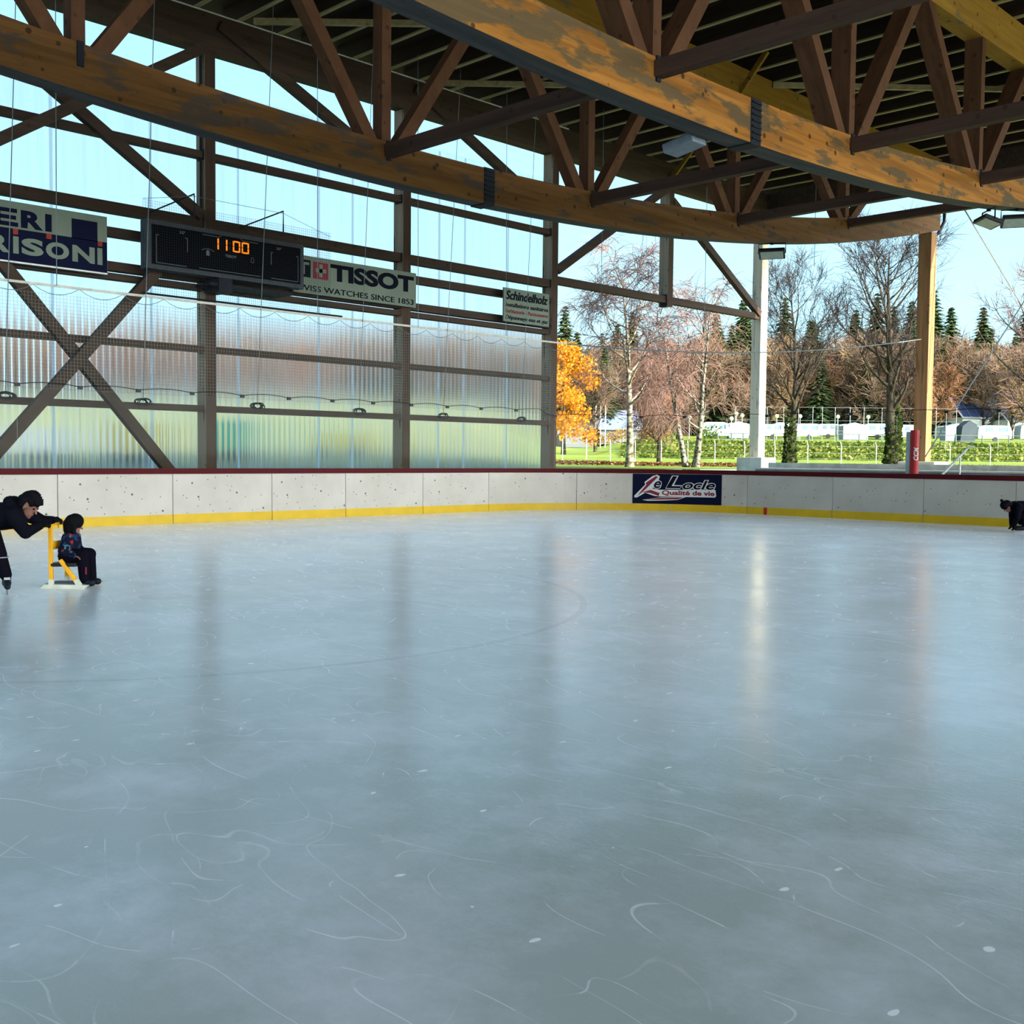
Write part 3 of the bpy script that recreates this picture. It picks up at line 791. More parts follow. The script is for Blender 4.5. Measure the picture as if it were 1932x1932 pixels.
# posts under the truss ends
t = empty('timber_post', (XA, YE + 0.2, 1.2), 'tall timber post on a plinth carrying the end of the brown truss', 'post')
MB().box((XA - 0.31, YE, 1.5), (XA + 0.15, YE + 0.44, zc(YE) - CH)).build('shaft', wood('honey_post', (0.24, 0.115, 0.05), (0.36, 0.195, 0.09), knots=0.5, along=(9, 9, 0.5), cracks=0.5), t, bevel=0.012)
MB().box((XA - 0.70, YE - 0.35, -0.09), (XA + 0.65, YE + 0.8, 1.5)).build('plinth', M_plinth, t, bevel=0.03)
MB().tube([(XA + 0.25, YE + 0.75, 10.8), (XA + 0.25, YE + 0.75, 9.9), (XA + 0.12, YE + 0.62, 9.5), (XA - 0.05, YE + 0.5, 9.35)], 0.06, 8).build('downpipe', M_steel_dark, t)

# struts from truss to truss
def strut(k, x0, x1, lab):
    yn = Y0 + k * SP + 0.06
    z = zc(yn) - 0.18
    o = MB().box((x0, yn - 0.10, z - 0.12), (x1, yn + 0.10, z + 0.12)).build('cross_strut', M_strut)
    tag(o, lab, 'strut', 'horizontal struts between the trusses')
ends = {0: 'nearest', 1: 'second nearest', 2: 'third nearest', 3: 'farthest'}
for k in range(0, 4):
    strut(k, XA + 0.23, XB - 0.21, ends[k] + ' horizontal strut between the brown and the honey truss')
    strut(k, XB + 0.24, 2.3, ends[k] + ' horizontal strut right of the honey coloured truss')
# joists and roof boards
js = []
y = 27.0 - 1.15 * 31
k = 0
while y < 38.4:
    js.append(y); y += 1.15
for k, y in enumerate(js):
    o = empty('roof_joist', (0, y, 12.2))
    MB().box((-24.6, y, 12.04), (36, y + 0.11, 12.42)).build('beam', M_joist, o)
    MB().box((-24.6, y + 0.005, 12.0), (36, y + 0.105, 12.04)).build('lit_joist_edge', M_palewood, o)  # thin pale strip paints the lit lower face of the joist
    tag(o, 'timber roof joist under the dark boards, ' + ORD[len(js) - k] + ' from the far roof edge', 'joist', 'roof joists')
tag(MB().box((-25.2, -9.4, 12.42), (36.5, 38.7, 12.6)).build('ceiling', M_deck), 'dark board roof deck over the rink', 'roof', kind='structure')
tag(MB().box((-25.2, 38.7, 12.0), (36.5, 38.8, 12.65)).build('fascia_board', M_girt), 'dark fascia board along the far roof edge', 'fascia')
o = MB().box((-23.6, 37.55, 10.95), (30, 37.8, 11.9)).build('end_beam', M_girt); tag(o, 'dark beam along the open far end under the roof', 'beam')
# wind bracing just under the joists
def wb(p0, p1, lab):
    o = MB().beam((*p0, 11.9), (*p1, 11.9), (0, 0, 1), 0.14, 0.10).build('wind_brace', M_palewood); tag(o, lab, 'wind brace', 'roof wind braces')
M_wb = M_palewood
wb((-23.4, 14.5), (-17.2, 20.8), 'thin roof brace running slanting under the joists from the first column')
wb((-23.45, 20.4), (-17.2, 26.9), 'thin roof brace running slanting under the joists from the second column')
wb((-16.8, 26.9), (-10.8, 33.2), 'thin pale roof brace slanting under the joists above the far floodlight')
def knee(a, b, lab):
    o = MB().beam(a, b, (0, 1, 0), 0.09, 0.14).build('knee_brace', M_topchord); tag(o, lab, 'knee brace', 'small knee braces at the top chords')
knee((XA + 0.1, 25.3, 11.2), (XA + 1.0, 25.3, 12.2), 'short yellowish knee brace beside the brown truss top')
knee((XW - 0.02, 31.3, 11.2), (XW + 1.0, 31.3, 12.2), 'short yellowish knee brace above the hanging post')
knee((XB + 0.1, 31.3, 11.2), (XB + 1.0, 31.3, 12.2), 'short yellowish knee brace beside the honey truss top')

# floodlights
M_lens = plain('lamp_lens', (0.42, 0.50, 0.42), 0.25)
def floodlight(x, y, z, lab, yaw=0.0, tilt=0.35):
    t = empty('floodlight', (x, y, z), lab, 'floodlight', 'floodlights under the trusses')
    a = V((cos(yaw), sin(yaw), 0)); b = V((-sin(yaw) * cos(tilt), cos(yaw) * cos(tilt), -sin(tilt))); c = a.cross(b)
    p = V((x, y, z - 0.30))
    bd = MB().obox(p, a * 0.36, b * 0.24, c * 0.05).build('body', M_black, t, bevel=0.015)
    MB().obox(p - c * 0.052, a * 0.31, b * 0.19, c * 0.006).build('lens', M_lens, bd)
    MB().tube([p - a * 0.37, p - a * 0.37 + V((0, 0, 0.28)), p + a * 0.37 + V((0, 0, 0.28)), p + a * 0.37], 0.02, 5).build('bracket', M_steel_dark, t)
    MB().box((x - 0.04, y - 0.04, z - 0.05), (x + 0.04, y + 0.04, z + 0.05)).build('mount', M_steel_dark, t)
floodlight(XA + 0.1, 27.2, zc(27.2) - CH, 'black floodlight hanging under the brown truss above the sunlit post', 0.5)
floodlight(XB + 0.1, 27.9, zc(27.9) - CH, 'black floodlight under the honey truss at the right picture edge', 0.5)
floodlight(XB - 0.2, 26.9, zc(26.9) - CH, 'black floodlight partly hidden behind the honey truss', -0.8)
t = empty('ceiling_speaker', (XB - 0.6, 15.1, 6.9), 'blue grey box fixed under the honey truss near its splice', 'box')
MB().obox((XB - 0.55, 15.1, 6.75), (0.3, 0.0, 0.05), (0, 0.2, 0), (-0.02, 0, 0.08)).build('body', plain('blue_grey', (0.16, 0.20, 0.25), 0.5), t, bevel=0.02)
MB().tube([(XB - 0.45, 15.1, 6.82), (XB - 0.25, 15.1, 7.0)], 0.02, 5).build('bracket', M_steel_dark, t)

# ------------------------------------------------------------------ net rope, netting, hanging cables
xn = -22.22
rp = []
y = -2.5
while y < 24.5:
    rp.append((xn, y, 4.87 + 0.004 * max(0, y - 10))); y += 0.9
tag(MB().tube(rp, 0.028, 6).build('net_rope', M_rope), 'pale rope carrying the safety net along the translucent wall', 'rope')
p0 = V((xn, rp[-1][1], rp[-1][2])); p1 = V((XA - 0.1, YE, 5.77)); rp = []
for i in range(0, 15):
    q = i / 14; p = p0.lerp(p1, q); p.z -= 4 * 0.36 * q * (1 - q); rp.append(tuple(p))
tag(MB().tube(rp, [0.026 - 0.012 * i / 14 for i in range(15)], 6).build('net_rope', M_wire), 'grey rope sagging across the open bays to the honey post', 'rope')
sc = []
y = -1.5
while y < 24.3:
    for i in range(6):
        q = i / 6; sc.append((xn + 0.01, y + q * 0.93, 4.85 - 0.16 * 4 * q * (1 - q)))
    y += 0.93
tag(MB().tube(sc, 0.006, 4).build('net_edge_cord', M_wire), 'scalloped grey edge cord drooping below the pale rope', 'cord')
nt_ = MB(); y = 5.0; c_ = 0.0015
while y < 24.4:
    nt_.box((xn - c_, y - c_, 2.8), (xn + c_, y + c_, 4.72)); y += 0.07
z = 2.8
while z < 4.75:
    nt_.box((xn - c_, 5.0, z - c_), (xn + c_, 24.4, z + c_)); z += 0.07
tag(nt_.build('safety_net', plain('pale_net_cord', (0.22, 0.26, 0.24), 0.9)), 'fine safety net hanging from the pale rope above the glass', 'net')
CABLES = [((8.52, 11.9), (8.16, 2.62), True, 'at the block letter sign'), ((9.24, 11.9), (9.19, 4.87), False, 'across the last block letter'), ((11.36, 11.9), (11.01, 2.62), True, 'in front of the scoreboard left edge'),
          ((14.26, 11.9), (13.81, 2.64), True, 'over the scoreboard digits'), ((15.48, 11.9), (15.49, 4.9), False, 'at the scoreboard right edge'), ((17.16, 11.9), (16.75, 2.62), True, 'across the large black letters'),
          ((18.6, 11.9), (18.66, 4.9), False, 'just right of the second column'), ((20.1, 11.9), (19.55, 2.60), True, 'midway between second and third columns'), ((21.84, 11.9), (21.9, 4.95), False, 'at the small slanted text sign'),
          ((23.05, 11.9), (22.56, 2.60), True, 'in front of the third column sign')]
for (ya, za), (yb, zb), bun, lab in CABLES:
    t = empty('hanging_cable', (xn, yb, zb), 'thin vertical cable ' + lab, 'cable', 'cables of the safety net')
    MB().tube([(xn + 0.04, ya, za), (xn + 0.04, yb, zb)], 0.009, 4).build('wire', M_wire, t)
    if bun:
        b = MB()
        for q in range(5):
            cpts = []
            ry, rz = 0.12 + 0.05 * random.random(), 0.05 + 0.03 * random.random()
            oy = random.uniform(-0.06, 0.06)
            for i in range(13):
                a = 2 * pi * i / 12; cpts.append((xn + 0.05 + random.uniform(-.03, .03), yb + oy + ry * cos(a), zb + rz * sin(a)))
            b.tube(cpts, 0.014, 4)
        b.build('coil', M_black, t)
for px_, (col_, zlow) in enumerate(((1129, 5.0), (1323, 4.95), (1526, 7.9))):
    # where this bearing meets the line from the net corner to the honey post
    bq = bearing(col_); ax, ay, dx, dy = xn, 24.3, (XA - 0.1) - xn, YE - 24.3
    q = (ay * bq.x - ax * bq.y) / (dx * bq.y - dy * bq.x); x, ya = ax + dx * q, ay + dy * q
    o = MB().tube([(x, ya, 11.98), (x, ya, zlow)], 0.009, 4).build('hanging_cable', M_wire)
    tag(o, 'thin vertical cable in the open bays, ' + ORD[px_ + 1] + ' right of the third column', 'cable', 'cables of the safety net')
o = MB().tube([(XA + 1.0, YE + 0.6, 10.2), (-13.2, YE + 0.6, 5.4)], 0.025, 5).build('guy_cable', M_steel); tag(o, 'grey guy cable sloping down right from the roof corner', 'cable')
o = MB().tube([(-9.5, 26.9, 5.9), (-12.16, 26.9, 1.62)], 0.016, 5).build('net_stay', M_steel); tag(o, 'thin stay sloping from upper right down to the red padded post', 'cable')

# red padded post
t = empty('padded_post', (-12.3, 26.65, 1.2), 'red padded glass post with white lettering on the end boards', 'post')
MB().tube([(-12.3, 26.6, 1.2), (-12.3, 26.6, 2.29)], 0.11, 14).build('padding', M_red, t, smooth=False)
MB().box((-12.50, 26.55, -0.09), (-12.40, 26.65, 2.25)).build('steel_post', M_steel, t)
def pm(u, v, w):
    a = radians(-50) + u / 0.11
    return V((-12.3 + (0.111 + w) * cos(a), 26.6 + (0.111 + w) * sin(a), 1.2 + v))
text_obj('lettering', 'CCM', M_white, t, lambda u, v, w: pm(-v, u, w), 0.33, 0.66, -0.07, 0.05, 0.03, 0.15, 0.004)

# terrace, ledge, handrail beyond the end boards
t = tag(MB().box((-22.7, 36.6, -0.09), (40, 36.94, 1.40)).build('concrete_ledge', M_concrete), 'long low concrete ledge between the end posts', 'ledge')
t = empty('terrace_step', (0, 35.5, 0), 'dark terrace step with pale edge plank behind the end boards', 'step')
MB().box((-22.0, 34.6, -0.09), (40, 36.58, 1.16)).build('riser', M_step, t)
MB().box((-22.0, 34.5, 1.16), (40, 35.2, 1.215)).build('edge_plank', M_plinth, t)
t = empty('handrail', (-13.0, 33.0, 0), 'sloping metal handrail behind the end boards near the red post', 'handrail')
MB().tube([(-14.55, 33.0, 0.9), (-13.75, 33.4, 1.95), (-13.6, 33.45, 1.97)], 0.035, 8).build('rail', M_pale_metal, t)
MB().tube([(-13.95, 33.3, 0.0), (-13.95, 33.3, 1.70)], 0.025, 8).build('post', M_steel, t)

# ------------------------------------------------------------------ ground outside
def sstep(a, b, x):
    t = max(0.0, min(1.0, (x - a) / (b - a))); return t * t * (3 - 2 * t)
def plin(tab, x):
    if x <= tab[0][0]: return tab[0][1]
    for (a, b), (c, d) in zip(tab, tab[1:]):
        if x <= c: return b + (d - b) * (x - a) / (c - a)
    return tab[-1][1]
T_MID = [(0, 1.12), (45, 1.12), (60, 1.18), (78, 1.25), (90, 1.5), (150, 3.1), (200, 6.5), (240, 8), (420, 9)]
T_BANK = [(0, 1.12), (45, 1.12), (60, 1.15), (78, 1.2), (90, 1.42), (93, 1.7), (96.5, 2.85), (112, 2.95), (165, 4.6), (200, 6.5), (240, 8), (420, 9)]
T_LEFT = [(0, 1.12), (40, 1.12), (60, 1.7), (100, 5.0), (130, 7.4), (170, 8.6), (210, 9), (420, 9)]
def tz(x, y):
    D = (-x + y) * 0.7071
    s = (x + y) * 0.7071
    if D < 20: return 1.12
    px = 966 + F * s / D
    m = plin(T_MID, D); b = plin(T_BANK, D); l = plin(T_LEFT, D)
    z = m + (b - m) * sstep(1125, 1195, px)
    z = z + (l - z) * (1 - sstep(840, 1045, px))
    return z
def grassmat():
    m, nt, out = newmat('meadow_grass')
    b = N(nt, 'ShaderNodeBsdfPrincipled'); b.inputs['Roughness'].default_value = 0.9; b.inputs['Specular IOR Level'].default_value = 0.1
    tc = N(nt, 'ShaderNodeTexCoord')
    n = N(nt, 'ShaderNodeTexNoise'); n.inputs['Scale'].default_value = 0.35; n.inputs['Detail'].default_value = 8; n.inputs['Roughness'].default_value = 0.7
    L(nt, tc.outputs['Object'], n.inputs['Vector'])
    c = ramp(nt, [(0.3, (0.10, 0.14, 0.02)), (0.55, (0.155, 0.20, 0.028)), (0.75, (0.21, 0.22, 0.05))], n.outputs['Fac']).outputs[0]
    n2 = N(nt, 'ShaderNodeTexNoise'); n2.inputs['Scale'].default_value = 0.05; n2.inputs['Detail'].default_value = 3; L(nt, tc.outputs['Object'], n2.inputs['Vector'])
    sx = N(nt, 'ShaderNodeSeparateXYZ'); L(nt, tc.outputs['Object'], sx.inputs[0])
    e_ = math_(nt, 'ADD', math_(nt, 'ADD', sx.outputs[0], sx.outputs[1]), math_(nt, 'MULTIPLY', n2.outputs['Fac'], 6.0))
    fe = ramp(nt, [(0.0, (1, 1, 1)), (1.0, (0, 0, 0))], math_(nt, 'MULTIPLY', math_(nt, 'ADD', e_, -1.0), 0.2)).outputs[0]
    stub = ramp(nt, [(0.3, (0.10, 0.115, 0.05)), (0.55, (0.145, 0.155, 0.07)), (0.75, (0.19, 0.18, 0.10))], n.outputs['Fac']).outputs[0]
    c = mixc(nt, fe, c, stub)
    L(nt, c, b.inputs['Base Color'])
    n3 = N(nt, 'ShaderNodeTexNoise'); n3.inputs['Scale'].default_value = 6; L(nt, tc.outputs['Object'], n3.inputs['Vector'])
    bp = N(nt, 'ShaderNodeBump'); bp.inputs['Strength'].default_value = 0.5; bp.inputs['Distance'].default_value = 0.08; L(nt, n3.outputs['Fac'], bp.inputs['Height']); L(nt, bp.outputs[0], b.inputs['Normal'])
    L(nt, b.outputs[0], out.inputs[0]); return m
M_grass = grassmat()
def gridlist(a, b, keys, near, far):
    r = []; x = a
    while x < b:
        r.append(x); x += near + (far - near) * min(1, max(0, (min(abs(x - k) for k in keys) - 30) / 150))
    return sorted(set([round(q, 3) for q in r] + [b] + [k for k in keys if a < k < b]))
gx = gridlist(-420, 200, [-24.25, 45.0], 2.0, 8.0)
gy = gridlist(-120, 420, [-14.0, 37.25], 2.0, 8.0)
# finer lines around the bank
vs = [(x, y, tz(x, y)) for y in gy for x in gx]; fs = []
W_ = len(gx)
for j in range(len(gy) - 1):
    for i in range(W_ - 1):
        cx = (gx[i] + gx[i + 1]) / 2; cy = (gy[j] + gy[j + 1]) / 2
        if -24.25 < cx < 45 and -14 < cy < 37.25: continue
        fs.append((j * W_ + i, j * W_ + i + 1, (j + 1) * W_ + i + 1, (j + 1) * W_ + i))
me = bpy.data.meshes.new('ground'); me.from_pydata(vs, [], fs); me.materials.append(M_grass); me.polygons.foreach_set('use_smooth', [True] * len(fs))
o = bpy.data.objects.new('ground', me); COL.objects.link(o); tag(o, 'sunlit green meadow and hillside around the rink hall', 'ground', kind='structure')

# ------------------------------------------------------------------ leaf clouds and trees
def leafmat(name, stops, rough=0.7, trans=0.25):
    m, nt, out = newmat(name)
    b = N(nt, 'ShaderNodeBsdfDiffuse')
    g = N(nt, 'ShaderNodeNewGeometry')
    r = ramp(nt, stops, g.outputs['Random Per Island'])
    L(nt, r.outputs[0], b.inputs[0])
    t = N(nt, 'ShaderNodeBsdfTranslucent'); L(nt, r.outputs[0], t.inputs[0])
    mx = N(nt, 'ShaderNodeMixShader'); mx.inputs[0].default_value = trans
    L(nt, b.outputs[0], mx.inputs[1]); L(nt, t.outputs[0], mx.inputs[2]); L(nt, mx.outputs[0], out.inputs[0]); return m
M_orange = leafmat('orange_leaves', [(0, (0.30, 0.10, 0.01)), (0.5, (0.48, 0.19, 0.015)), (1, (0.60, 0.29, 0.04))], trans=0.4)
M_rust = leafmat('rust_leaves', [(0, (0.40, 0.14, 0.03)), (1, (0.62, 0.26, 0.06))], trans=0.3)
M_needle = leafmat('conifer_needles', [(0, (0.015, 0.028, 0.012)), (0.6, (0.032, 0.055, 0.02)), (1, (0.075, 0.10, 0.035))], trans=0.1)
M_weed = leafmat('bank_weeds', [(0, (0.03, 0.055, 0.01)), (0.45, (0.07, 0.10, 0.014)), (0.8, (0.17, 0.19, 0.035)), (1, (0.28, 0.26, 0.08))], trans=0.3)
M_litter = leafmat('fallen_leaf', [(0, (0.06, 0.022, 0.01)), (0.6, (0.13, 0.055, 0.022)), (1, (0.30, 0.17, 0.08))], trans=0.1)
M_hedge = leafmat('hedge_leaf', [(0, (0.17, 0.08, 0.02)), (0.5, (0.28, 0.14, 0.035)), (1, (0.20, 0.16, 0.04))], trans=0.2)
M_bush = leafmat('bush_leaf', [(0, (0.02, 0.045, 0.01)), (1, (0.08, 0.12, 0.025))], trans=0.2)
M_ivy = leafmat('ivy_leaf', [(0, (0.012, 0.02, 0.006)), (0.8, (0.03, 0.042, 0.01)), (1, (0.08, 0.09, 0.025))], trans=0.1)

def barkmat(name, a, b_, sc=(3, 3, 1)):
    m, nt, out = newmat(name)
    b = N(nt, 'ShaderNodeBsdfPrincipled'); b.inputs['Roughness'].default_value = 0.85; b.inputs['Specular IOR Level'].default_value = 0.1
    tc = N(nt, 'ShaderNodeTexCoord'); mp = N(nt, 'ShaderNodeMapping'); mp.inputs['Scale'].default_value = sc; L(nt, tc.outputs['Object'], mp.inputs[0])
    n = N(nt, 'ShaderNodeTexNoise'); n.inputs['Scale'].default_value = 1.5; n.inputs['Detail'].default_value = 6; L(nt, mp.outputs[0], n.inputs['Vector'])
    r = ramp(nt, [(0.40, a), (0.58, b_)], n.outputs['Fac']); L(nt, r.outputs[0], b.inputs['Base Color']); L(nt, b.outputs[0], out.inputs[0]); return m
M_birch = barkmat('birch_bark', (0.06, 0.05, 0.035), (0.32, 0.28, 0.21), (3, 3, 5))
M_birchdark = barkmat('mottled_birch_bark', (0.025, 0.022, 0.018), (0.26, 0.24, 0.20), (4, 4, 6))
M_bark = barkmat('grey_bark', (0.02, 0.017, 0.012), (0.05, 0.042, 0.028), (4, 4, 1))
M_twig_pink = plain('pinkish_twig', (0.17, 0.10, 0.08), 0.8, 0, 0.25, 0.5, 0.1)
M_twig_brown = plain('brown_twig', (0.13, 0.09, 0.06), 0.8, 0, 0.25, 0.5, 0.1)
M_twig_dark = plain('dark_twig', (0.04, 0.03, 0.026), 0.8, 0, 0.25, 0.5, 0.1)
M_scrub = plain('scrub_twig', (0.17, 0.11, 0.06), 0.85, 0, 0.3, 0.2, 0.1)
M_scrub_red = plain('russet_twig', (0.20, 0.10, 0.05), 0.85, 0, 0.3, 0.2, 0.1)

rnd = random.Random(11)
def rv(r=1.0):
    return V((rnd.uniform(-r, r), rnd.uniform(-r, r), rnd.uniform(-r, r)))
def limb(start, d, length, seg, wob, pull):
    """a wandering branch; pull is added to its direction each step"""
    pts = [V(start)]; d = V(d).normalized()
    for i in range(seg):
        d = (d + rv(wob) + V(pull)).normalized()
        pts.append(pts[-1] + d * length / seg)
    return pts
def dir_from(d, ang):
    """direction at angle ang from d, random around it"""
    d = V(d).normalized(); a = d.orthogonal().normalized(); b = d.cross(a)
    t = rnd.uniform(0, 2 * pi)
    return (d * cos(ang) + (a * cos(t) + b * sin(t)) * sin(ang)).normalized()
def bare_tree(h, spread, trunks=((0, 0),), fork=0.28, limbs=16, subs=7, twigs=8, droop=-0.05, twig_len=1.0, r0=0.22, tr=0.012, upward=0.35, limb_len=0.45, lean=0.0):
    """returns (trunk mesh, twig mesh) about the origin"""
    T = MB(); W = MB()
    for (ox, oy) in trunks:
        tp = limb((ox * 0.25, oy * 0.25, -0.2), (ox * 0.25 + lean, oy * 0.25, 1), h * 0.93, 12, 0.06, (0, 0, 0.05))
        n = len(tp)
        rr = [r0 * (1 - 0.93 * (i / (n - 1)) ** 0.85) * (1.35 if i == 0 else 1) for i in range(n)]
        T.tube(tp, rr, 8)
        for q in range(limbs):
            f = fork + (0.97 - fork) * (q + rnd.random() * 0.8) / limbs
            i = min(n - 2, int(f * (n - 1))); p = tp[i].lerp(tp[i + 1], f * (n - 1) - i)
            td = tp[i + 1] - tp[i]
            d = dir_from(td, radians(rnd.uniform(38, 72)))
            g0 = max(0, (f - fork) / (1 - fork)); ll = spread * limb_len * 2 * (0.45 + 0.65 * sin(pi * min(1, 0.12 + g0 * 0.86))) * rnd.uniform(0.8, 1.15)
            lp = limb(p, d, ll, 7, 0.13, (0, 0, upward * 0.25))
            lr0 = max(0.03, r0 * (1 - 0.9 * f) * 0.5)
            T.tube(lp, [lr0 * (1 - 0.85 * k / 7) for k in range(8)], 5, False)
            for s in range(subs):
                g = rnd.uniform(0.22, 1.0); k = min(6, int(g * 7)); sp = lp[k].lerp(lp[k + 1], g * 7 - k)
                sd = dir_from(lp[k + 1] - lp[k], radians(rnd.uniform(25, 60)))
                sl = ll * rnd.uniform(0.28, 0.5) * (1.1 - 0.4 * g)
                bp = limb(sp, sd, sl, 5, 0.16, (0, 0, upward * 0.2 + droop * 0.5))
                W.tube(bp, [max(tr, lr0 * 0.30 * (1 - 0.7 * z / 5)) for z in range(6)], 3, False)
                for w in range(twigs):
                    g2 = rnd.uniform(0.15, 1.0); k2 = min(4, int(g2 * 5)); wp = bp[k2].lerp(bp[k2 + 1], g2 * 5 - k2)
                    wd = dir_from(bp[k2 + 1] - bp[k2], radians(rnd.uniform(20, 65)))
                    W.tube(limb(wp, wd, twig_len * rnd.uniform(0.5, 1.2), 4, 0.2, (0, 0, droop)), [tr, tr * .9, tr * .75, tr * .6, tr * .4], 3, False)
    return T, W
def place_tree(name, px, D, T, W, mt, mw, label, group=None, extra=None, rz=0, wname='twigs'):
    x, y = at(px, D)
    t = empty(name, (0, 0, 0), label, 'tree', group)
    a = T.build('trunk', mt, t, smooth=True); b = W.build(wname, mw, t)
    t.location = (x, y, tz(x, y)); t.rotation_euler = (0, 0, rz)
    if extra:
        for nm, mb, mat in extra: mb.build_local(nm, mat, t)
    return t
def build_local(self, name, mat, parent):
    loc = parent.location.copy(); parent.location = (0, 0, 0)
    o = self.build(name, mat, parent); parent.location = loc; return o
MB.build_local = build_local
def leaves(mb, c, r, n, size, flat=(1, 1, 1), shell=0.55):
    for _ in range(n):
        d = rv(); 
        while d.length > 1 or d.length < 0.05: d = rv()
        p = V(c) + V((d.x * r * flat[0], d.y * r * flat[1], d.z * r * flat[2])) * (shell + (1 - shell) * rnd.random()) 
        s = size * rnd.uniform(0.6, 1.4); a = rv().normalized(); b = a.orthogonal().normalized()
        mb.add([p - a * s, p + b * s * .7, p + a * s, p - b * s * .7], [(0, 1, 2, 3)])
    return mb
def ivy_on(h, r, n, size=0.09):
    m = MB()
    for _ in range(n):
        z = h * rnd.random() ** 1.3; a = rnd.uniform(0, 2 * pi); q = r * (1.15 - 0.45 * z / h) * rnd.uniform(0.9, 1.2)
        p = V((q * cos(a), q * sin(a), z)); s = size * rnd.uniform(.6, 1.4); u = rv().normalized(); w = u.orthogonal()
        m.add([p - u * s, p + w * s * .8, p + u * s, p - w * s * .8], [(0, 1, 2, 3)])
    return m

# the five near trees
T, W = bare_tree(9.6, 3.4, fork=0.30, limbs=20, subs=8, twigs=11, droop=-0.30, twig_len=1.15, r0=0.19, tr=0.011, upward=0.45, limb_len=0.42)
place_tree('birch_tree', 1187, 48, T, W, M_birch, M_twig_pink, 'tall drooping birch with pale trunk standing nearest the open bay')
T, W = bare_tree(8.6, 2.9, trunks=((-1.0, 0), (0.25, 0.6), (1.2, -0.4)), fork=0.24, limbs=11, subs=6, twigs=8, droop=-0.28, twig_len=1.0, r0=0.15, tr=0.011, upward=0.45, limb_len=0.42)
place_tree('birch_tree', 1303, 50, T, W, M_birchdark, M_twig_pink, 'birch with several mottled stems rising from one base')
T, W = bare_tree(10.2, 4.6, fork=0.30, limbs=26, subs=9, twigs=9, droop=0.03, twig_len=0.95, r0=0.26, tr=0.010, upward=0.5, limb_len=0.40)
place_tree('bare_tree', 1488, 58, T, W, M_bark, M_twig_dark, 'round bare tree between the two sunlit end posts', extra=[('ivy', ivy_on(2.6, 0.28, 500), M_ivy)])
T, W = bare_tree(12.8, 5.2, fork=0.27, limbs=32, subs=9, twigs=9, droop=0.02, twig_len=1.1, r0=0.36, tr=0.011, upward=0.55, limb_len=0.38)
place_tree('bare_tree', 1683, 60, T, W, M_bark, M_twig_dark, 'tallest bare tree with ivied trunk left of the honey post', extra=[('ivy', ivy_on(3.4, 0.40, 900), M_ivy)])
T, W = bare_tree(11.0, 4.6, fork=0.30, limbs=22, subs=8, twigs=9, droop=0.0, twig_len=1.0, r0=0.3, tr=0.012, upward=0.4, limb_len=0.42)
place_tree('bare_tree', 1950, 62, T, W, M_bark, M_twig_pink, 'bare tree half cut by the right picture edge')

T, W = bare_tree(8.8, 3.3, fork=0.16, limbs=22, subs=9, twigs=12, droop=-0.35, twig_len=1.5, r0=0.17, tr=0.015, upward=0.4, limb_len=0.42)
place_tree('birch_tree', 1242, 78, T, W, M_bark, M_twig_pink, 'dense russet weeping tree between the tall birch and the many-stemmed birch')
T, W = bare_tree(7.8, 3.6, fork=0.2, limbs=18, subs=8, twigs=10, droop=-0.05, twig_len=1.3, r0=0.2, tr=0.016, upward=0.3, limb_len=0.45)
place_tree('bare_tree', 1122, 104, T, W, M_bark, M_twig_brown, 'dark spreading bare tree right behind the bright orange tree')
# orange autumn tree beside the third column
T = MB(); T.tube(limb((0, 0, 0), (0, 0, 1), 7, 6, 0.05, (0, 0, 0.1)), [0.25, .2, .17, .13, .1, .07, .04], 6)
W = MB()
for _ in range(46):
    a = rnd.uniform(0, 2 * pi); q = rnd.random() ** 0.5; z = rnd.uniform(1.3, 9.6); R = 3.3 * (1 - abs((z - 4.0) / 6.2) ** 2) + 0.3
    leaves(W, (R * q * cos(a), R * q * sin(a), z), 1.15, 130, 0.13)
place_tree('autumn_tree', 1062, 100, T, W, M_bark, M_orange, 'bright orange autumn tree beside the third wall column', wname='foliage')

# conifers and scrub on the wooded hill: a few prototypes, copied
def conifer(h, r):
    T = MB(); T.tube([(0, 0, -0.5), (0, 0, h * 0.5), (0, 0, h * 0.97)], [0.28, 0.16, 0.03], 6)
    W = MB(); z = h * 0.10
    while z < h:
        R = r * (1 - (z / h)) ** 0.8 + 0.15
        n = max(7, int(15 * R / r) + 6)
        for k in range(n):
            a = 2 * pi * (k + rnd.random()) / n; Rk = R * rnd.uniform(0.7, 1.15)
            p0 = V((0, 0, z)); d = V((cos(a), sin(a), -0.28)); sd = V((-sin(a), cos(a), 0))
            for q in range(4):
                f = 0.2 + 0.8 * q / 3.5; c = p0 + d * Rk * f + rv(0.08); wd = 0.50 * (1.2 - f) * (0.7 + R / r); l = Rk * 0.24 + 0.15
                W.add([c - d * l, c + sd * wd + V((0, 0, -0.10)), c + d * l + V((0, 0, -0.08)), c - sd * wd + V((0, 0, -0.10))], [(0, 1, 2, 3)])
        z += h * 0.024
    return T, W
def proto(name, T, W, mt, mw, wname, label, group):
    t = empty(name, (0, 0, 0), label, 'tree', group)
    T.build('trunk', mt, t, smooth=True); W.build(wname, mw, t); return t
protos = {}
for i, (h, r) in enumerate(((14, 3.6), (16, 4.0), (12, 3.4))):
    T, W = conifer(h, r); protos['c%d' % i] = ['conifer', T, W, M_bark, M_needle, 'needles']
for i, (h, s, mw_) in enumerate(((9.5, 4.3, M_scrub), (8.0, 4.2, M_scrub_red), (9.0, 4.5, M_twig_brown))):
    T, W = bare_tree(h, s, fork=0.12, limbs=18, subs=8, twigs=9, droop=-0.05, twig_len=1.3, r0=0.2, tr=0.030, upward=0.5, limb_len=0.42)
    protos['b%d' % i] = ['woodland_tree', T, W, M_bark, mw_, 'twigs']
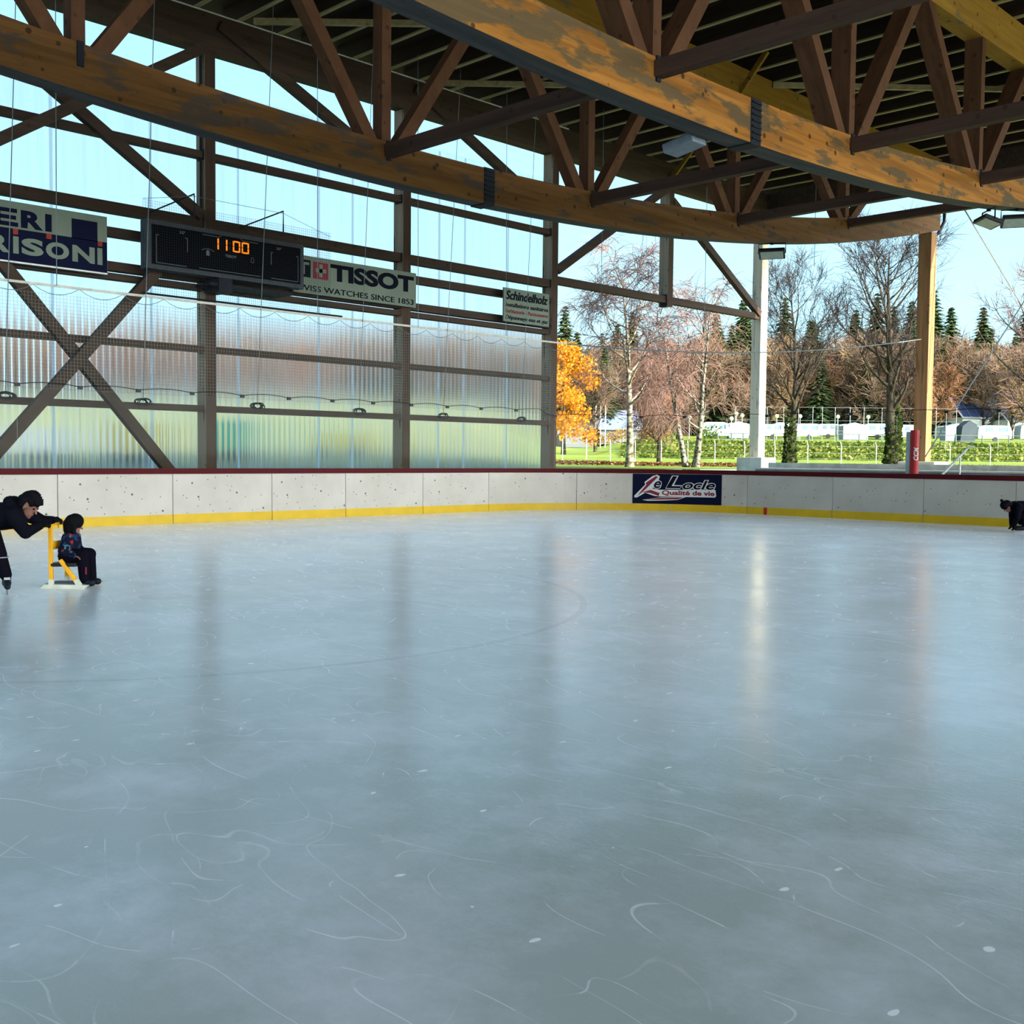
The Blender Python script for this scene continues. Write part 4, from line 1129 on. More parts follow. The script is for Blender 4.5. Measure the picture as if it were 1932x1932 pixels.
LABS = {'c': 'dark green conifer on the wooded hill far beyond the rink', 'b': 'leafless brown broadleaf tree on the wooded hill beyond the rink'}
built = {}
def wood_tree(key, px, D, sc, lab=None, grp=True):
    if key not in built:
        nm, T, W, mt, mw_, wn = protos[key]
        t = proto(nm, T, W, mt, mw_, wn, LABS[key[0]], 'conifers on the hill' if key[0] == 'c' else 'bare trees on the hill')
        built[key] = t
    else:
        t = copy_tree(built[key])
    x, y = at(px, D)
    t.location = (x, y, tz(x, y) - 0.15); t.rotation_euler = (0, 0, rnd.uniform(0, 6.28)); t.scale = (sc, sc, sc)
    if lab:
        t['label'] = lab
        if 'group' in t: del t['group']
    else:
        t['label'] = LABS[key[0]]; t['group'] = 'conifers on the hill' if key[0] == 'c' else 'bare trees on the hill'
    return t
# individually recognisable dark conifers
for px, D, sc, key, lab in ((1085, 150, 1.12, 'c0', 'conifer rising directly behind the orange tree'), (1062, 160, 1.25, 'c1', 'tall conifer touching the third column above the orange tree'),
                            (1137, 140, 0.92, 'c0', 'pointed conifer left of the tall drooping birch'), (1192, 150, 0.75, 'c2', 'small conifer tip behind the tall birch trunk'),
                            (1345, 178, 1.28, 'c1', 'broad dark conifer left of the sunlit post'), (1375, 180, 1.3, 'c0', 'dark conifer between the birches and sunlit post'),
                            (1402, 182, 1.32, 'c1', 'dark conifer touching the left side of the sunlit post'), (1325, 184, 1.25, 'c2', 'dark conifer behind the many-stemmed birch'),
                            (1540, 182, 1.12, 'c0', 'conifer behind the right side of the round bare tree'), (1468, 184, 1.0, 'c2', 'conifer behind the left side of the round bare tree'),
                            (1632, 180, 1.0, 'c0', 'conifer just left of the tallest bare tree'), (1652, 186, 0.95, 'c2', 'small conifer behind the tallest bare tree'),
                            (1773, 188, 1.0, 'c1', 'conifer right of the honey post'), (1832, 196, 1.2, 'c0', 'pointed conifer on the skyline right of the honey post'),
                            (1850, 200, 1.15, 'c2', 'bluish conifer tip on the skyline before the gap'), (1905, 195, 1.1, 'c1', 'conifer on the skyline at the right picture edge')):
    wood_tree(key, px, D, sc, lab)
px = -260
while px < 2150:
    keys = ['b0', 'b1', 'b2', 'b0', 'b2', 'c2']
    wood_tree(rnd.choice(keys), px + rnd.uniform(-12, 12), 176 + rnd.uniform(-4, 10), rnd.uniform(1.25, 1.6) if px > 1290 else rnd.uniform(0.85, 1.15))
    if px < 1050:
        for q in range(1): wood_tree(rnd.choice(['b0', 'b1', 'b2']), px + rnd.uniform(-22, 22), 180 + rnd.uniform(-8, 10), rnd.uniform(1.0, 1.35))
    if px > 900: wood_tree(rnd.choice(['b1', 'b2', 'b0']), px + rnd.uniform(-12, 12) + 18, 188 + rnd.uniform(-6, 8), rnd.uniform(1.5, 1.85) if px > 1290 else rnd.uniform(1.2, 1.5))
    wood_tree(rnd.choice(['c0', 'c1', 'b0', 'b2', 'b1'] if px > 1030 else ['b0', 'b2', 'b1']), px + rnd.uniform(-14, 14) + 9, 196 + rnd.uniform(-8, 10), rnd.uniform(1.1, 1.4))
    wood_tree(rnd.choice(['c0', 'c1', 'c2', 'b2', 'b1'] if px > 1030 else ['b0', 'b1']), px + rnd.uniform(-14, 14) + 30, 205 + rnd.uniform(-8, 10), rnd.uniform(1.5, 1.85) if px > 1290 else rnd.uniform(1.05, 1.35))
    if px > 1290: wood_tree(rnd.choice(['c0', 'c1', 'b0', 'b2']), px + rnd.uniform(-14, 14) + 15, 214 + rnd.uniform(-4, 8), rnd.uniform(1.4, 1.8))
    if 1080 < px < 1290: wood_tree(rnd.choice(['b1', 'b2', 'b0']), px + rnd.uniform(-12, 12), 146 + rnd.uniform(-4, 8), rnd.uniform(1.2, 1.5))
    px += 44

# hedges, bank weeds, fallen leaves
def hedge(px0, px1, D, h, mat, lab, nm='hedge', dens=1.0):
    m = MB(); x0, y0 = at(px0, D); x1, y1 = at(px1, D)
    ln = sqrt((x1 - x0) ** 2 + (y1 - y0) ** 2); n = int(ln / 0.5)
    for i in range(n):
        q = (i + 0.5) / n; x = x0 + (x1 - x0) * q; y = y0 + (y1 - y0) * q
        leaves(m, (x, y, tz(x, y) + h * 0.5), h * 0.55, int(70 * dens), 0.13, (1.0, 1.0, 1.0), 0.4)
    return tag(m.build(nm, mat), lab, 'hedge')
hedge(1128, 1182, 132, 2.0, M_hedge, 'brown autumn hedge before the slate roofed hut')
hedge(1205, 1262, 122, 2.2, M_hedge, 'russet hedge right of the tall drooping birch trunk')
hedge(1322, 1352, 118, 2.2, M_bush, 'round green bush right of the many-stemmed birch', 'bush')
hedge(1258, 1275, 125, 2.4, M_bush, 'dark green bush behind the many-stemmed birch', 'bush')
m = MB()
for _ in range(15000):
    px = rnd.uniform(1172, 2050); D = rnd.uniform(91.0, 97.5); x, y = at(px, D); z = tz(x, y)
    p = V((x, y, z + rnd.uniform(0.0, 0.28))); s = rnd.uniform(0.08, 0.24); a = rv().normalized(); b = a.orthogonal().normalized()
    m.add([p - a * s, p + b * s * .6, p + a * s, p - b * s * .6], [(0, 1, 2, 3)])
tag(m.build('bank_weeds', M_weed), 'rough yellow green weeds covering the grass bank', 'weeds', kind='stuff')
m = MB()
for _ in range(9000):
    px = rnd.uniform(1030, 2050); D = 55 + 5 * rnd.random() + (rnd.gauss(0, 1.5)); x, y = at(px, D)
    if y < 37.6 and x > -24.3: continue
    z = tz(x, y); p = V((x, y, z + rnd.uniform(0.02, 0.16))); s = rnd.uniform(0.05, 0.12); a = V((rnd.uniform(-1, 1), rnd.uniform(-1, 1), rnd.uniform(-.5, .5))).normalized(); b = a.cross(V((0, 0, 1)) + rv(.5)).normalized()
    m.add([p - a * s, p + b * s * .7, p + a * s, p - b * s * .7], [(0, 1, 2, 3)])
tag(m.build('fallen_leaves', M_litter), 'brown fallen leaves strewn in a strip on the grass', 'leaves', kind='stuff')

# fences
def post_line(name, pxs, D, h, r, mat, label, rails, cat='fence', bent=False, railmat=None, pn='post', railr=0.02):
    x, y = at(pxs[0], D); t = empty(name, (x, y, tz(x, y)), label, cat)
    tops = []
    for px in pxs:
        x, y = at(px, D); z = tz(x, y)
        pts = [(x, y, z - 0.2), (x, y, z + h)]
        if bent: pts.append((x - 0.16, y + 0.16, z + h + 0.22))
        MB().tube(pts, r, 6).build(pn, mat, t); tops.append((x, y, z))
    for f in rails:
        MB().tube([(a, b, c + h * f) for a, b, c in tops], railr, 4).build('rail', railmat or mat, t)
    return t
post_line('wire_fence', [1060, 1105, 1150, 1197, 1246, 1296, 1347, 1403, 1460, 1522, 1585, 1651, 1719, 1790, 1866, 1945, 2030], 76, 1.35, 0.032, M_plinth,
          'low wire fence of pale bent posts along the foot of the bank', (0.3, 0.6, 0.95), bent=True, railmat=M_steel, railr=0.006)
post_line('rail_fence', [1352, 1378, 1400, 1430, 1458, 1485, 1524, 1577, 1618, 1662, 1708, 1752, 1800, 1850, 1900, 1955, 2010], 112, 1.25, 0.07, plain('fence_grey_green', (0.10, 0.13, 0.11), 0.7), 'dark post and rail fence along the top of the bank', (0.97, 0.5), railr=0.03)
post_line('ball_fence', [1384, 1412, 1444, 1475, 1503, 1530, 1548, 1572, 1600, 1626, 1660, 1695, 1722, 1762, 1800], 150, 4.6, 0.03, M_steel, 'tall thin ball stop fence poles before the caravans', (0.99, 0.6, 0.3), railmat=M_steel, railr=0.012)
post_line('goal_poles', [1122, 1131, 1140], 120, 4.9, 0.05, M_white, 'three white poles above the slate roofed hut', (), 'poles', pn='pole')
for px, D, w_, h_, col, lab, nm in ((432, 44, 1.5, 1.25, (0.02, 0.22, 0.14), 'turquoise green skip blurred behind the translucent wall by the first column', 'skip'),
                                   (262, 40, 1.6, 1.1, (0.42, 0.33, 0.03), 'yellow trailer blurred behind the translucent wall at the lower cross', 'trailer'),
                                   (640, 50, 2.6, 0.7, (0.36, 0.30, 0.04), 'yellowish low cart blurred behind the translucent wall between columns', 'cart'),
                                   (60, 40, 3.0, 0.9, (0.55, 0.55, 0.52), 'white low trailer blurred behind the wall at the left picture edge', 'trailer')):
    x, y = at(px, D); z = tz(x, y); t = empty(nm, (x, y, z), lab, nm)
    u = V((cos(YAW), sin(YAW), 0)); v = V((-sin(YAW), cos(YAW), 0)); o = V((x, y, z))
    fixnormals(MB().prism([o + u * a + V((0, 0, b)) - v * .8 for a, b in ((-w_ * .42, .35), (w_ * .42, .35), (w_ * .5, .35 + h_), (-w_ * .5, .35 + h_))], v * 1.6).build('tub', plain('paint_' + nm + str(px), col, 0.6), t))
    for q in (-.3, .3): MB().tube([o + u * w_ * q + V((0, 0, .25)) - v * .85, o + u * w_ * q + V((0, 0, .25)) + v * .85], .26, 10).build('wheel', M_black, t)
# globe lamps
M_globe = plain('cream_globe', (0.62, 0.60, 0.40), 0.4)
GL = [(1298, 118, 2.6, 'globe lamp among the stems of the birch'), (1377, 130, 2.6, 'globe lamp left of the sunlit post, lower one'), (1386, 133, 3.2, 'globe lamp left of the sunlit post, upper one'), (1397, 131, 3.0, 'globe lamp closest to the sunlit post'),
      (1462, 136, 3.0, 'globe lamp left of the round bare tree trunk'), (1506, 136, 3.0, 'globe lamp just right of the round bare tree trunk'), (1577, 136, 3.0, 'globe lamp midway between the two bare trees'), (1634, 136, 3.0, 'globe lamp left of the tallest bare tree trunk')]
for px, D, h, lab in GL:
    x, y = at(px, D); z = tz(x, y)
    t = empty('globe_lamp', (x, y, z), lab, 'lamp', 'globe lamps')
    MB().tube([(x, y, z), (x, y, z + h)], 0.05, 6).build('pole', M_steel, t)
    MB().ball((x, y, z + h + 0.2), 0.25).build('globe', M_globe, t, smooth=True)

# ------------------------------------------------------------------ caravans and small houses
M_van = plain('caravan_white', (0.40, 0.41, 0.41), 0.5, 0, 0.12, 0.3, 0.1)
M_vanwin = plain('caravan_window', (0.10, 0.14, 0.18), 0.15)
M_awn = plain('awning_grey', (0.22, 0.25, 0.28), 0.7)
def caravan(px, D, w, lab, h=2.2, col=None, awning=False):
    x, y = at(px, D); z = tz(x, y)
    t = empty('caravan', (x, y, z), lab, 'caravan', 'caravans at the campsite')
    u = V((cos(YAW), sin(YAW), 0)); v = V((-sin(YAW), cos(YAW), 0)); o = V((x, y, z))
    prof = [(-w / 2, .45), (w / 2 * .96, .45), (w / 2, 1.3), (w / 2 * .9, h + .2), (w / 2 * .6, h + .42), (-w / 2 * .7, h + .42), (-w / 2 * .95, h + .2), (-w / 2, 1.4)]
    bd = fixnormals(MB().prism([o + u * a + V((0, 0, b)) - v * 1.05 for a, b in prof], v * 2.1).build('body', col or M_van, t))
    for a, b in ((-w * .28, w * .22), (w * .10, w * .26)):
        MB().obox(o + u * (a + b / 2) + V((0, 0, 1.75)) - v * 1.06, u * b / 2, v * 0.02, (0, 0, .32)).build('window', M_vanwin, bd)
    MB().obox(o + u * (w * .42 - .15) + V((0, 0, 1.35)) - v * 1.06, u * 0.24, v * 0.02, (0, 0, .85)).build('door', M_awn, bd)
    c = o + V((0, 0, .35)) - v * 1.0
    MB().tube([c - v * .1, c + v * .1], 0.35, 12).build('wheel', M_black, t)
    if awning:
        fixnormals(MB().prism([o + u * a + V((0, 0, b)) - v * 3.2 for a, b in ((-w * .5, 0), (w * .3, 0), (w * .3, 2.0), (-w * .1, 2.5), (-w * .5, 2.0))], v * 2.1).build('awning', M_awn, t))
    return t
CV = [(1346, 160, 4.5, 'caravan left of the sunlit post', False), (1388, 166, 4.2, 'caravan behind the globe lamps by the sunlit post', True), (1452, 165, 4.0, 'caravan just right of the sunlit post', False),
      (1478, 172, 4.4, 'caravan behind the round bare tree trunk', False), (1520, 164, 4.2, 'caravan right of the round bare tree trunk', False), (1556, 170, 4.0, 'caravan midway between the bare trees', False), (1603, 163, 5.0, 'caravan with awning left of the tallest bare tree', True),
      (1648, 169, 4.8, 'long caravan touching the tallest bare tree trunk', False), (1712, 165, 4.2, 'caravan between the tallest tree and honey post', False),
      (1792, 160, 5.0, 'caravan right of the honey post', True), (1868, 156, 5.6, 'largest white caravan below the solar roofs', False), (1940, 158, 4.4, 'caravan at the right picture edge', False)]
M_van2 = plain('caravan_cream', (0.34, 0.33, 0.29), 0.5, 0, 0.12, 0.3, 0.1)
M_van3 = plain('caravan_grey', (0.24, 0.26, 0.28), 0.5, 0, 0.12, 0.3, 0.1)
for k, (px, D, w, lab, aw) in enumerate(CV): caravan(px, D, w * 0.86, lab, 1.75 + 0.35 * rnd.random(), (M_van, M_van2, M_van, M_van3)[k % 4], awning=aw)
x, y = at(1822, 150); z = tz(x, y)
o = fixnormals(MB().prism([V((x, y, z)) + V((cos(YAW) * a, sin(YAW) * a, b)) for a, b in ((-1.0, 0), (1.0, 0), (1.3, 2.4), (0.3, 3.0), (-0.7, 2.2))], (-1.5, 1.5, 0)).build('tent', plain('tent_grey', (0.05, 0.06, 0.07), 0.8, 0, 0.1, 1, 0.05)))
tag(o, 'dark grey curved tent beside the largest white caravan', 'tent')
def house(px, D, w, dep, hw, hr, lab, rot=0.0, wallm=None, roofm=None, panels=0, gable=False):
    x, y = at(px, D); z = tz(x, y) - 0.1
    t = empty('house', (x, y, z), lab, 'house')
    a = YAW + rot; u = V((cos(a), sin(a), 0)); v = V((-sin(a), cos(a), 0)); o = V((x, y, z))
    MB().obox(o + V((0, 0, hw / 2)), u * w / 2, v * dep / 2, (0, 0, hw / 2)).build('wall', wallm or M_white, t)
    rf = MB()
    if not gable:
        e = w / 2 + .3
        rf.prism([o - u * e - v * (dep / 2 + .4) + V((0, 0, hw - .2)), o - u * e + V((0, 0, hw + hr)), o - u * e + v * (dep / 2 + .4) + V((0, 0, hw - .2)), o - u * e + V((0, 0, hw + hr - .22))], u * 2 * e)
    fixnormals(rf.build('roof', roofm, t))
    for k in range(panels):
        q = (k + .5) / panels
        d = (v * (dep / 2 + .4) + V((0, 0, hr + .2))); c = o - v * (dep / 2 + .4) + V((0, 0, hw - .2)) + d * .5 + u * (-w / 2 + w * q)
        nrm = u.cross(d).normalized()
        MB().obox(c + nrm * .06, u * (w / panels * .44), d * .42, nrm * .03).build('solar_panel', M_solar, t)
    MB().obox(o + V((0, 0, 1.0)) - v * (dep / 2 + .01) + u * w * .2, u * .45, v * .03, (0, 0, 1.0)).build('door', M_vanwin, t)
    return t
M_hutwall = plain('hut_render', (0.13, 0.135, 0.14), 0.8, 0, 0.1, 1, 0.1)
M_solar = plain('solar_cells', (0.02, 0.035, 0.09), 0.5, 0, 0.1, 8, 0.2)
M_slate = plain('slate_blue', (0.12, 0.145, 0.22), 0.8, 0, 0.1, 2, 0.1)
M_roofgrey = plain('roof_grey', (0.24, 0.25, 0.28), 0.6)
house(1818, 186, 6.5, 7, 3.2, 3.4, 'low house with large blue solar panels on its roof', 0.25, None, M_roofgrey, 4)
house(1872, 190, 6.5, 7, 4.0, 3.6, 'grey roofed house right of the solar panel house', -0.1, None, M_roofgrey, 0)
house(1900, 180, 3.5, 5, 3.0, 1.6, 'small hut with solar panels at the far right', 0.1, None, M_roofgrey, 2)
house(1158, 140, 5.2, 6, 2.0, 2.4, 'hut with a slate blue roof beside the birch trunk', 0.15, M_hutwall, M_slate, 0)
x, y = at(1083, 138); z = tz(x, y)
t = empty('garage', (x, y, z), 'low white flat roofed garage at the left of the hut', 'garage')
u = V((cos(YAW), sin(YAW), 0)); v = V((-sin(YAW), cos(YAW), 0)); o = V((x, y, z))
MB().obox(o + V((0, 0, 1.3)), u * 2.3, v * 2.0, (0, 0, 1.3)).build('wall', M_hutwall, t)
MB().obox(o + V((0, 0, 2.65)), u * 2.4, v * 2.1, (0, 0, .07)).build('roof', M_roofgrey, t)
MB().obox(o + V((0, 0, .8)) - u * 2.0 - v * 2.02, u * .35, v * .03, (0, 0, .8)).build('door', M_black, t)
for q in (-1.9, -1.5, -.9): MB().tube([o + u * q + V((0, 0, 2.6)), o + u * q + V((0, 0, 3.1))], .12, 6).build('vent_pipe', M_white, t)

# ------------------------------------------------------------------ people
def capsule(mb, p0, r0, p1, r1, n=12):
    p0, p1 = V(p0), V(p1)
    k = 5; pts = []; rs = []
    d = (p1 - p0); l = max(d.length, 1e-6); d = d / l
    for i in range(k):
        a = -pi / 2 + (pi / 2) * (i + .25) / k; pts.append(p0 + d * r0 * sin(a)); rs.append(r0 * cos(a))
    for i in range(k):
        a = (pi / 2) * (i + .75) / k; pts.append(p1 + d * r1 * sin(a)); rs.append(r1 * cos(a))
    mb.tube(pts, rs, n)
def remeshed(name, mb, mat, parent, vox=0.012, smooth=6):
    """joins overlapping volumes into one continuous skin"""
    me = bpy.data.meshes.new('t'); me.from_pydata(mb.v, [], mb.f)
    bm = bmesh.new(); bm.from_mesh(me); bmesh.ops.recalc_face_normals(bm, faces=bm.faces); bm.to_mesh(me); bm.free()
    o = bpy.data.objects.new('t', me); COL.objects.link(o)
    r = o.modifiers.new('r', 'REMESH'); r.mode = 'VOXEL'; r.voxel_size = vox
    s = o.modifiers.new('s', 'SMOOTH'); s.factor = 0.5; s.iterations = smooth
    bpy.context.view_layer.update()
    m2 = bpy.data.meshes.new_from_object(o.evaluated_get(bpy.context.evaluated_depsgraph_get()))
    bpy.data.objects.remove(o)
    off = V(parent.location)
    for v in m2.vertices: v.co -= off
    m2.name = name; m2.materials.clear(); m2.materials.append(mat)
    m2.polygons.foreach_set('use_smooth', [True] * len(m2.polygons))
    q = bpy.data.objects.new(name, m2); COL.objects.link(q); q.parent = parent
    return q
M_skin = plain('skin', (0.22, 0.105, 0.08), 0.6, 0, 0.05, 8, 0.15)
M_hair = plain('dark_hair', (0.004, 0.004, 0.006), 0.8, 0, 0.1, 8, 0.08)
M_jacket = plain('black_jacket', (0.004, 0.004, 0.008), 0.9, 0, 0.1, 8, 0.06)
M_trouser = plain('black_trousers', (0.003, 0.003, 0.007), 0.9, 0, 0.1, 8, 0.06)
M_skate = plain('skate_black', (0.008, 0.010, 0.016), 0.5, 0, 0.1, 8, 0.15)
M_blade = plain('skate_blade', (0.22, 0.23, 0.24), 0.5, 0.0)
def jacketpat():
    m, nt, out = newmat('patterned_jacket')
    b = N(nt, 'ShaderNodeBsdfPrincipled'); b.inputs['Roughness'].default_value = 0.9; b.inputs['Specular IOR Level'].default_value = 0.08
    tc = N(nt, 'ShaderNodeTexCoord'); vk = N(nt, 'ShaderNodeTexVoronoi'); vk.inputs['Scale'].default_value = 27
    L(nt, tc.outputs['Object'], vk.inputs['Vector']); sc_ = N(nt, 'ShaderNodeSeparateColor'); L(nt, vk.outputs['Color'], sc_.inputs[0])
    r = ramp(nt, [(0.0, (0.005, 0.007, 0.018)), (0.55, (0.012, 0.03, 0.09)), (0.74, (0.03, 0.14, 0.24)), (0.86, (0.25, 0.02, 0.02)), (0.90, (0.06, 0.15, 0.17)), (0.95, (0.01, 0.015, 0.03))], sc_.outputs[0], 'CONSTANT')
    L(nt, r.outputs[0], b.inputs['Base Color']); L(nt, b.outputs[0], out.inputs[0]); return m
M_jpat = jacketpat()
ES = V((cos(YAW), sin(YAW), 0)); ET = V((sin(YAW), -cos(YAW), 0))    # sideways, and towards the viewer
def frame(x, y, rot=0.0):
    o = V((x, y, 0)); c, s_ = cos(rot), sin(rot)
    a = ES * c + ET * s_; b = -ES * s_ + ET * c
    return lambda s, t, z: o + a * s + b * t + V((0, 0, z))
def hand(mb, P, c, d, side, palm=(0, 0, -1), r=0.0085, ln=0.055, curl=1.1):
    """palm and five separate bent fingers; c wrist, d pointing direction, side thumb side"""
    c, d, side, palm = V(c), V(d).normalized(), V(side).normalized(), V(palm).normalized()
    for q in (-1, 0, 1):
        capsule(mb, c, 0.022, c + d * 0.055 + side * 0.018 * q, 0.014, 8)
    for q in range(4):
        b = c + d * 0.062 + side * (0.030 - 0.020 * q); l = ln * (0.92, 1.0, 0.95, 0.75)[q]
        m1 = b + (d * cos(curl * .4) + palm * sin(curl * .4)) * l * .5; m2 = m1 + (d * cos(curl) + palm * sin(curl)) * l * .35; m3 = m2 + (d * cos(curl * 1.7) + palm * sin(curl * 1.7)) * l * .28
        capsule(mb, c + d * 0.045 + side * (0.026 - 0.017 * q), r, b, r, 7); capsule(mb, b, r, m1, r * .95, 7); capsule(mb, m1, r * .95, m2, r * .9, 7); capsule(mb, m2, r * .9, m3, r * .8, 7)
    tb = c + d * 0.015 + side * 0.024; t1 = tb + (side * .75 + d * .7).normalized() * 0.03; t2 = t1 + (d * .7 + palm * .7).normalized() * 0.026
    capsule(mb, tb, r * 1.15, t1, r, 7); capsule(mb, t1, r, t2, r * .8, 7)
def head(mb, c, f, u, k=1.0):
    """head centred at c facing f, u upwards"""
    c, f, u = V(c), V(f).normalized(), V(u); u = (u - f * u.dot(f)).normalized(); w = f.cross(u)
    def p(a, b, d): return c + f * a * k + w * b * k + u * d * k
    capsule(mb, p(-0.015, 0, 0.03), 0.088 * k, p(-0.005, 0, 0.025), 0.088 * k, 16)
    capsule(mb, p(0.02, 0, -0.02), 0.070 * k, p(0.035, 0, -0.07), 0.046 * k, 14)
    capsule(mb, p(0.085, 0, 0.005), 0.010 * k, p(0.106, 0, -0.028), 0.014 * k, 8)           # nose
    capsule(mb, p(0.080, -0.02, -0.066), 0.010 * k, p(0.080, 0.02, -0.066), 0.010 * k, 8)   # lips
    capsule(mb, p(0.066, 0, -0.10), 0.020 * k, p(0.060, 0, -0.10), 0.020 * k, 8)            # chin
    for q in (-1, 1):
        capsule(mb, p(0.012, 0.080 * q, -0.012), 0.015 * k, p(0.008, 0.080 * q, -0.034), 0.011 * k, 8)   # ear
        capsule(mb, p(0.072, 0.03 * q, 0.03), 0.012 * k, p(0.076, 0.03 * q, 0.03), 0.011 * k, 8)
    return p
def eyes(p, par, k=1.0):
    for q in (-1, 1):
        MB().ball(p(0.079, 0.031 * q, 0.008), 0.011 * k, 8, 6).build('eye', M_hair, par, smooth=True)
def skate(P, ank, toe, par, hgt=0.20):
    """boot and blade; ank ankle, toe toe point at sole level"""
    ank, toe = V(ank), V(toe)
    b = MB(); d = (toe - V((ank.x, ank.y, toe.z))); d.z = 0; d = d.normalized() if d.length > 1e-4 else V((1, 0, 0))
    up = (ank - (toe - d * 0.15)).normalized()
    heel = toe - d * 0.20
    capsule(b, heel + up * 0.045, 0.042, toe - d * .02 + V((0, 0, .03)), 0.034); capsule(b, heel + up * 0.05, 0.045, ank + up * .02, 0.052); capsule(b, ank - up * .06, 0.052, toe - d * .08 + V((0, 0, .05)), 0.04)
    par = remeshed('skate_boot', b, M_skate, par, 0.010, 3)
    s_ = MB(); sd = d.cross(V((0, 0, 1)))
    pr = [heel - d * .03 + V((0, 0, -.018)), heel - d * .02 + V((0, 0, -.055)), toe + d * .01 + V((0, 0, -.055)), toe + d * .03 + V((0, 0, -.03)), toe + V((0, 0, .0)), toe - d * .05 + V((0, 0, -.018)), heel + d * .06 + V((0, 0, -.018)), heel + V((0, 0, .0))]
    fixnormals(s_.prism([q - sd * .003 for q in pr], sd * .006).build('skate_blade', M_blade, par))
    c_ = MB(); 
    for f in (.25, .45, .62): c_.tube([ank.lerp(toe + V((0, 0, .05)), f) - sd * .03 + up * .03, ank.lerp(toe + V((0, 0, .05)), f) + sd * .03 + up * .03], .006, 5)
    c_.build('laces', M_white, par)

# boy pushing the sled
G = frame(-12.17, 4.56)
t = empty('person', G(0, 0, 0), 'person in black bending forward on skates, pushing the yellow sled', 'person')
hc = G(0.168, 0.02, 0.955); hf = (ES * 0.80 + V((0, 0, -0.60)) + ET * 0.12)
b = MB()
hp = head(b, hc, hf, V((0, 0, 1)), 1.12)
capsule(b, G(0.05, 0.0, 0.87), 0.055, G(0.13, 0.0, 0.93), 0.055)
# trunk and limbs of the body under the clothes
capsule(b, G(-0.30, 0, 0.80), 0.115, G(0.02, 0, 0.85), 0.115)
for sh, el, wr in ((G(0.06, 0.15, 0.84), G(0.205, 0.20, 0.665), G(0.355, 0.17, 0.745)), (G(0.06, -0.15, 0.85), G(0.22, -0.17, 0.765), G(0.355, -0.15, 0.785))):
    capsule(b, sh, 0.05, el, 0.038); capsule(b, el, 0.038, wr, 0.026)
hipn, kn, an = G(-0.27, 0.09, 0.76), G(-0.13, 0.10, 0.42), G(-0.055, 0.09, 0.17)
hipf, kf, af = G(-0.30, -0.09, 0.76), G(-0.55, -0.10, 0.46), G(-0.86, -0.10, 0.24)
for h_, k_, a_ in ((hipn, kn, an), (hipf, kf, af)):
    capsule(b, h_, 0.085, k_, 0.058); capsule(b, k_, 0.055, a_, 0.038)
hand(b, G, G(0.355, 0.17, 0.75), ES + V((0, 0, .15)), -ET, (0, 0, -1)); hand(b, G, G(0.355, -0.15, 0.785), ES + V((0, 0, .05)), ET, (0, 0, -1))
remeshed('body', b, M_skin, t, 0.010, 3)
b = MB()
capsule(b, G(-0.36, 0, 0.80), 0.165, G(0.0, 0, 0.84), 0.155); capsule(b, G(-0.2, 0.06, 0.82), 0.14, G(0.03, 0.11, 0.84), 0.10); capsule(b, G(-0.2, -0.06, 0.82), 0.14, G(0.03, -0.11, 0.84), 0.10)
for sh, el, wr in ((G(0.05, 0.15, 0.84), G(0.205, 0.20, 0.665), G(0.345, 0.17, 0.735)), (G(0.05, -0.15, 0.85), G(0.22, -0.17, 0.765), G(0.345, -0.15, 0.78))):
    capsule(b, sh, 0.095, el, 0.070); capsule(b, el, 0.070, wr, 0.046)
capsule(b, G(-0.03, 0.06, 0.985), 0.065, G(-0.03, -0.06, 0.985), 0.065); capsule(b, G(0.0, 0.05, 0.95), 0.06, G(0.07, 0.06, 0.91), 0.05); capsule(b, G(0.0, -0.05, 0.95), 0.06, G(0.07, -0.06, 0.91), 0.05)
remeshed('jacket', b, M_jacket, t, 0.013, 4)
b = MB()
for h_, k_, a_ in ((hipn, kn, an), (hipf, kf, af)):
    capsule(b, h_, 0.125, k_, 0.085); capsule(b, k_, 0.083, V(a_).lerp(V(k_), .12), 0.066)
capsule(b, G(-0.30, 0.05, 0.78), 0.14, G(-0.30, -0.05, 0.78), 0.14)
remeshed('trousers', b, M_trouser, t, 0.013, 4)
b = MB()
q = lambda a, c_, d: hp(a, c_, d)
capsule(b, q(-0.03, 0, 0.045), 0.092, q(0.012, 0, 0.055), 0.088, 16); capsule(b, q(-0.055, 0, 0.0), 0.085, q(-0.045, 0, -0.045), 0.068, 14)
for k in range(60):
    a = rnd.uniform(0, 2 * pi); e = rnd.uniform(0.1, 1.4); c0 = q(-0.01 + 0.08 * cos(e) * cos(a), 0.08 * cos(e) * sin(a), 0.055 + 0.085 * sin(e))
    capsule(b, c0, 0.014, V(c0) + hf.normalized() * .012 + rv(.02), 0.006, 6)
for w_ in (-1, 1): capsule(b, q(-0.03, .070 * w_, .03), .045, q(-0.03, .066 * w_, -.02), .040, 8); capsule(b, q(.03, .068 * w_, .055), .03, q(.045, .06 * w_, .03), .022, 8)
for c_ in (-.05, -.025, 0, .025, .05): capsule(b, q(0.06, c_, 0.09), 0.02, q(0.092, c_, 0.06), 0.010, 7)
remeshed('hair', b, M_hair, t, 0.009, 1)
for w_, th, u_ in ((G(0.350, 0.17, 0.75), -ET, .15), (G(0.350, -0.15, 0.785), ET, .05)):
    b = MB(); hand(b, G, w_, ES + V((0, 0, u_)), th, (0, 0, -1), 0.0125, 0.060); capsule(b, V(w_) - ES * .02, .034, V(w_) + ES * .045, .034, 10)
    remeshed('glove', b, M_hair, t, 0.008, 2)
eyes(hp, t, 1.12)
skate(G, an, G(0.03, 0.25, 0.055), t)
skate(G, af, G(-0.80, -0.10, 0.06), t)
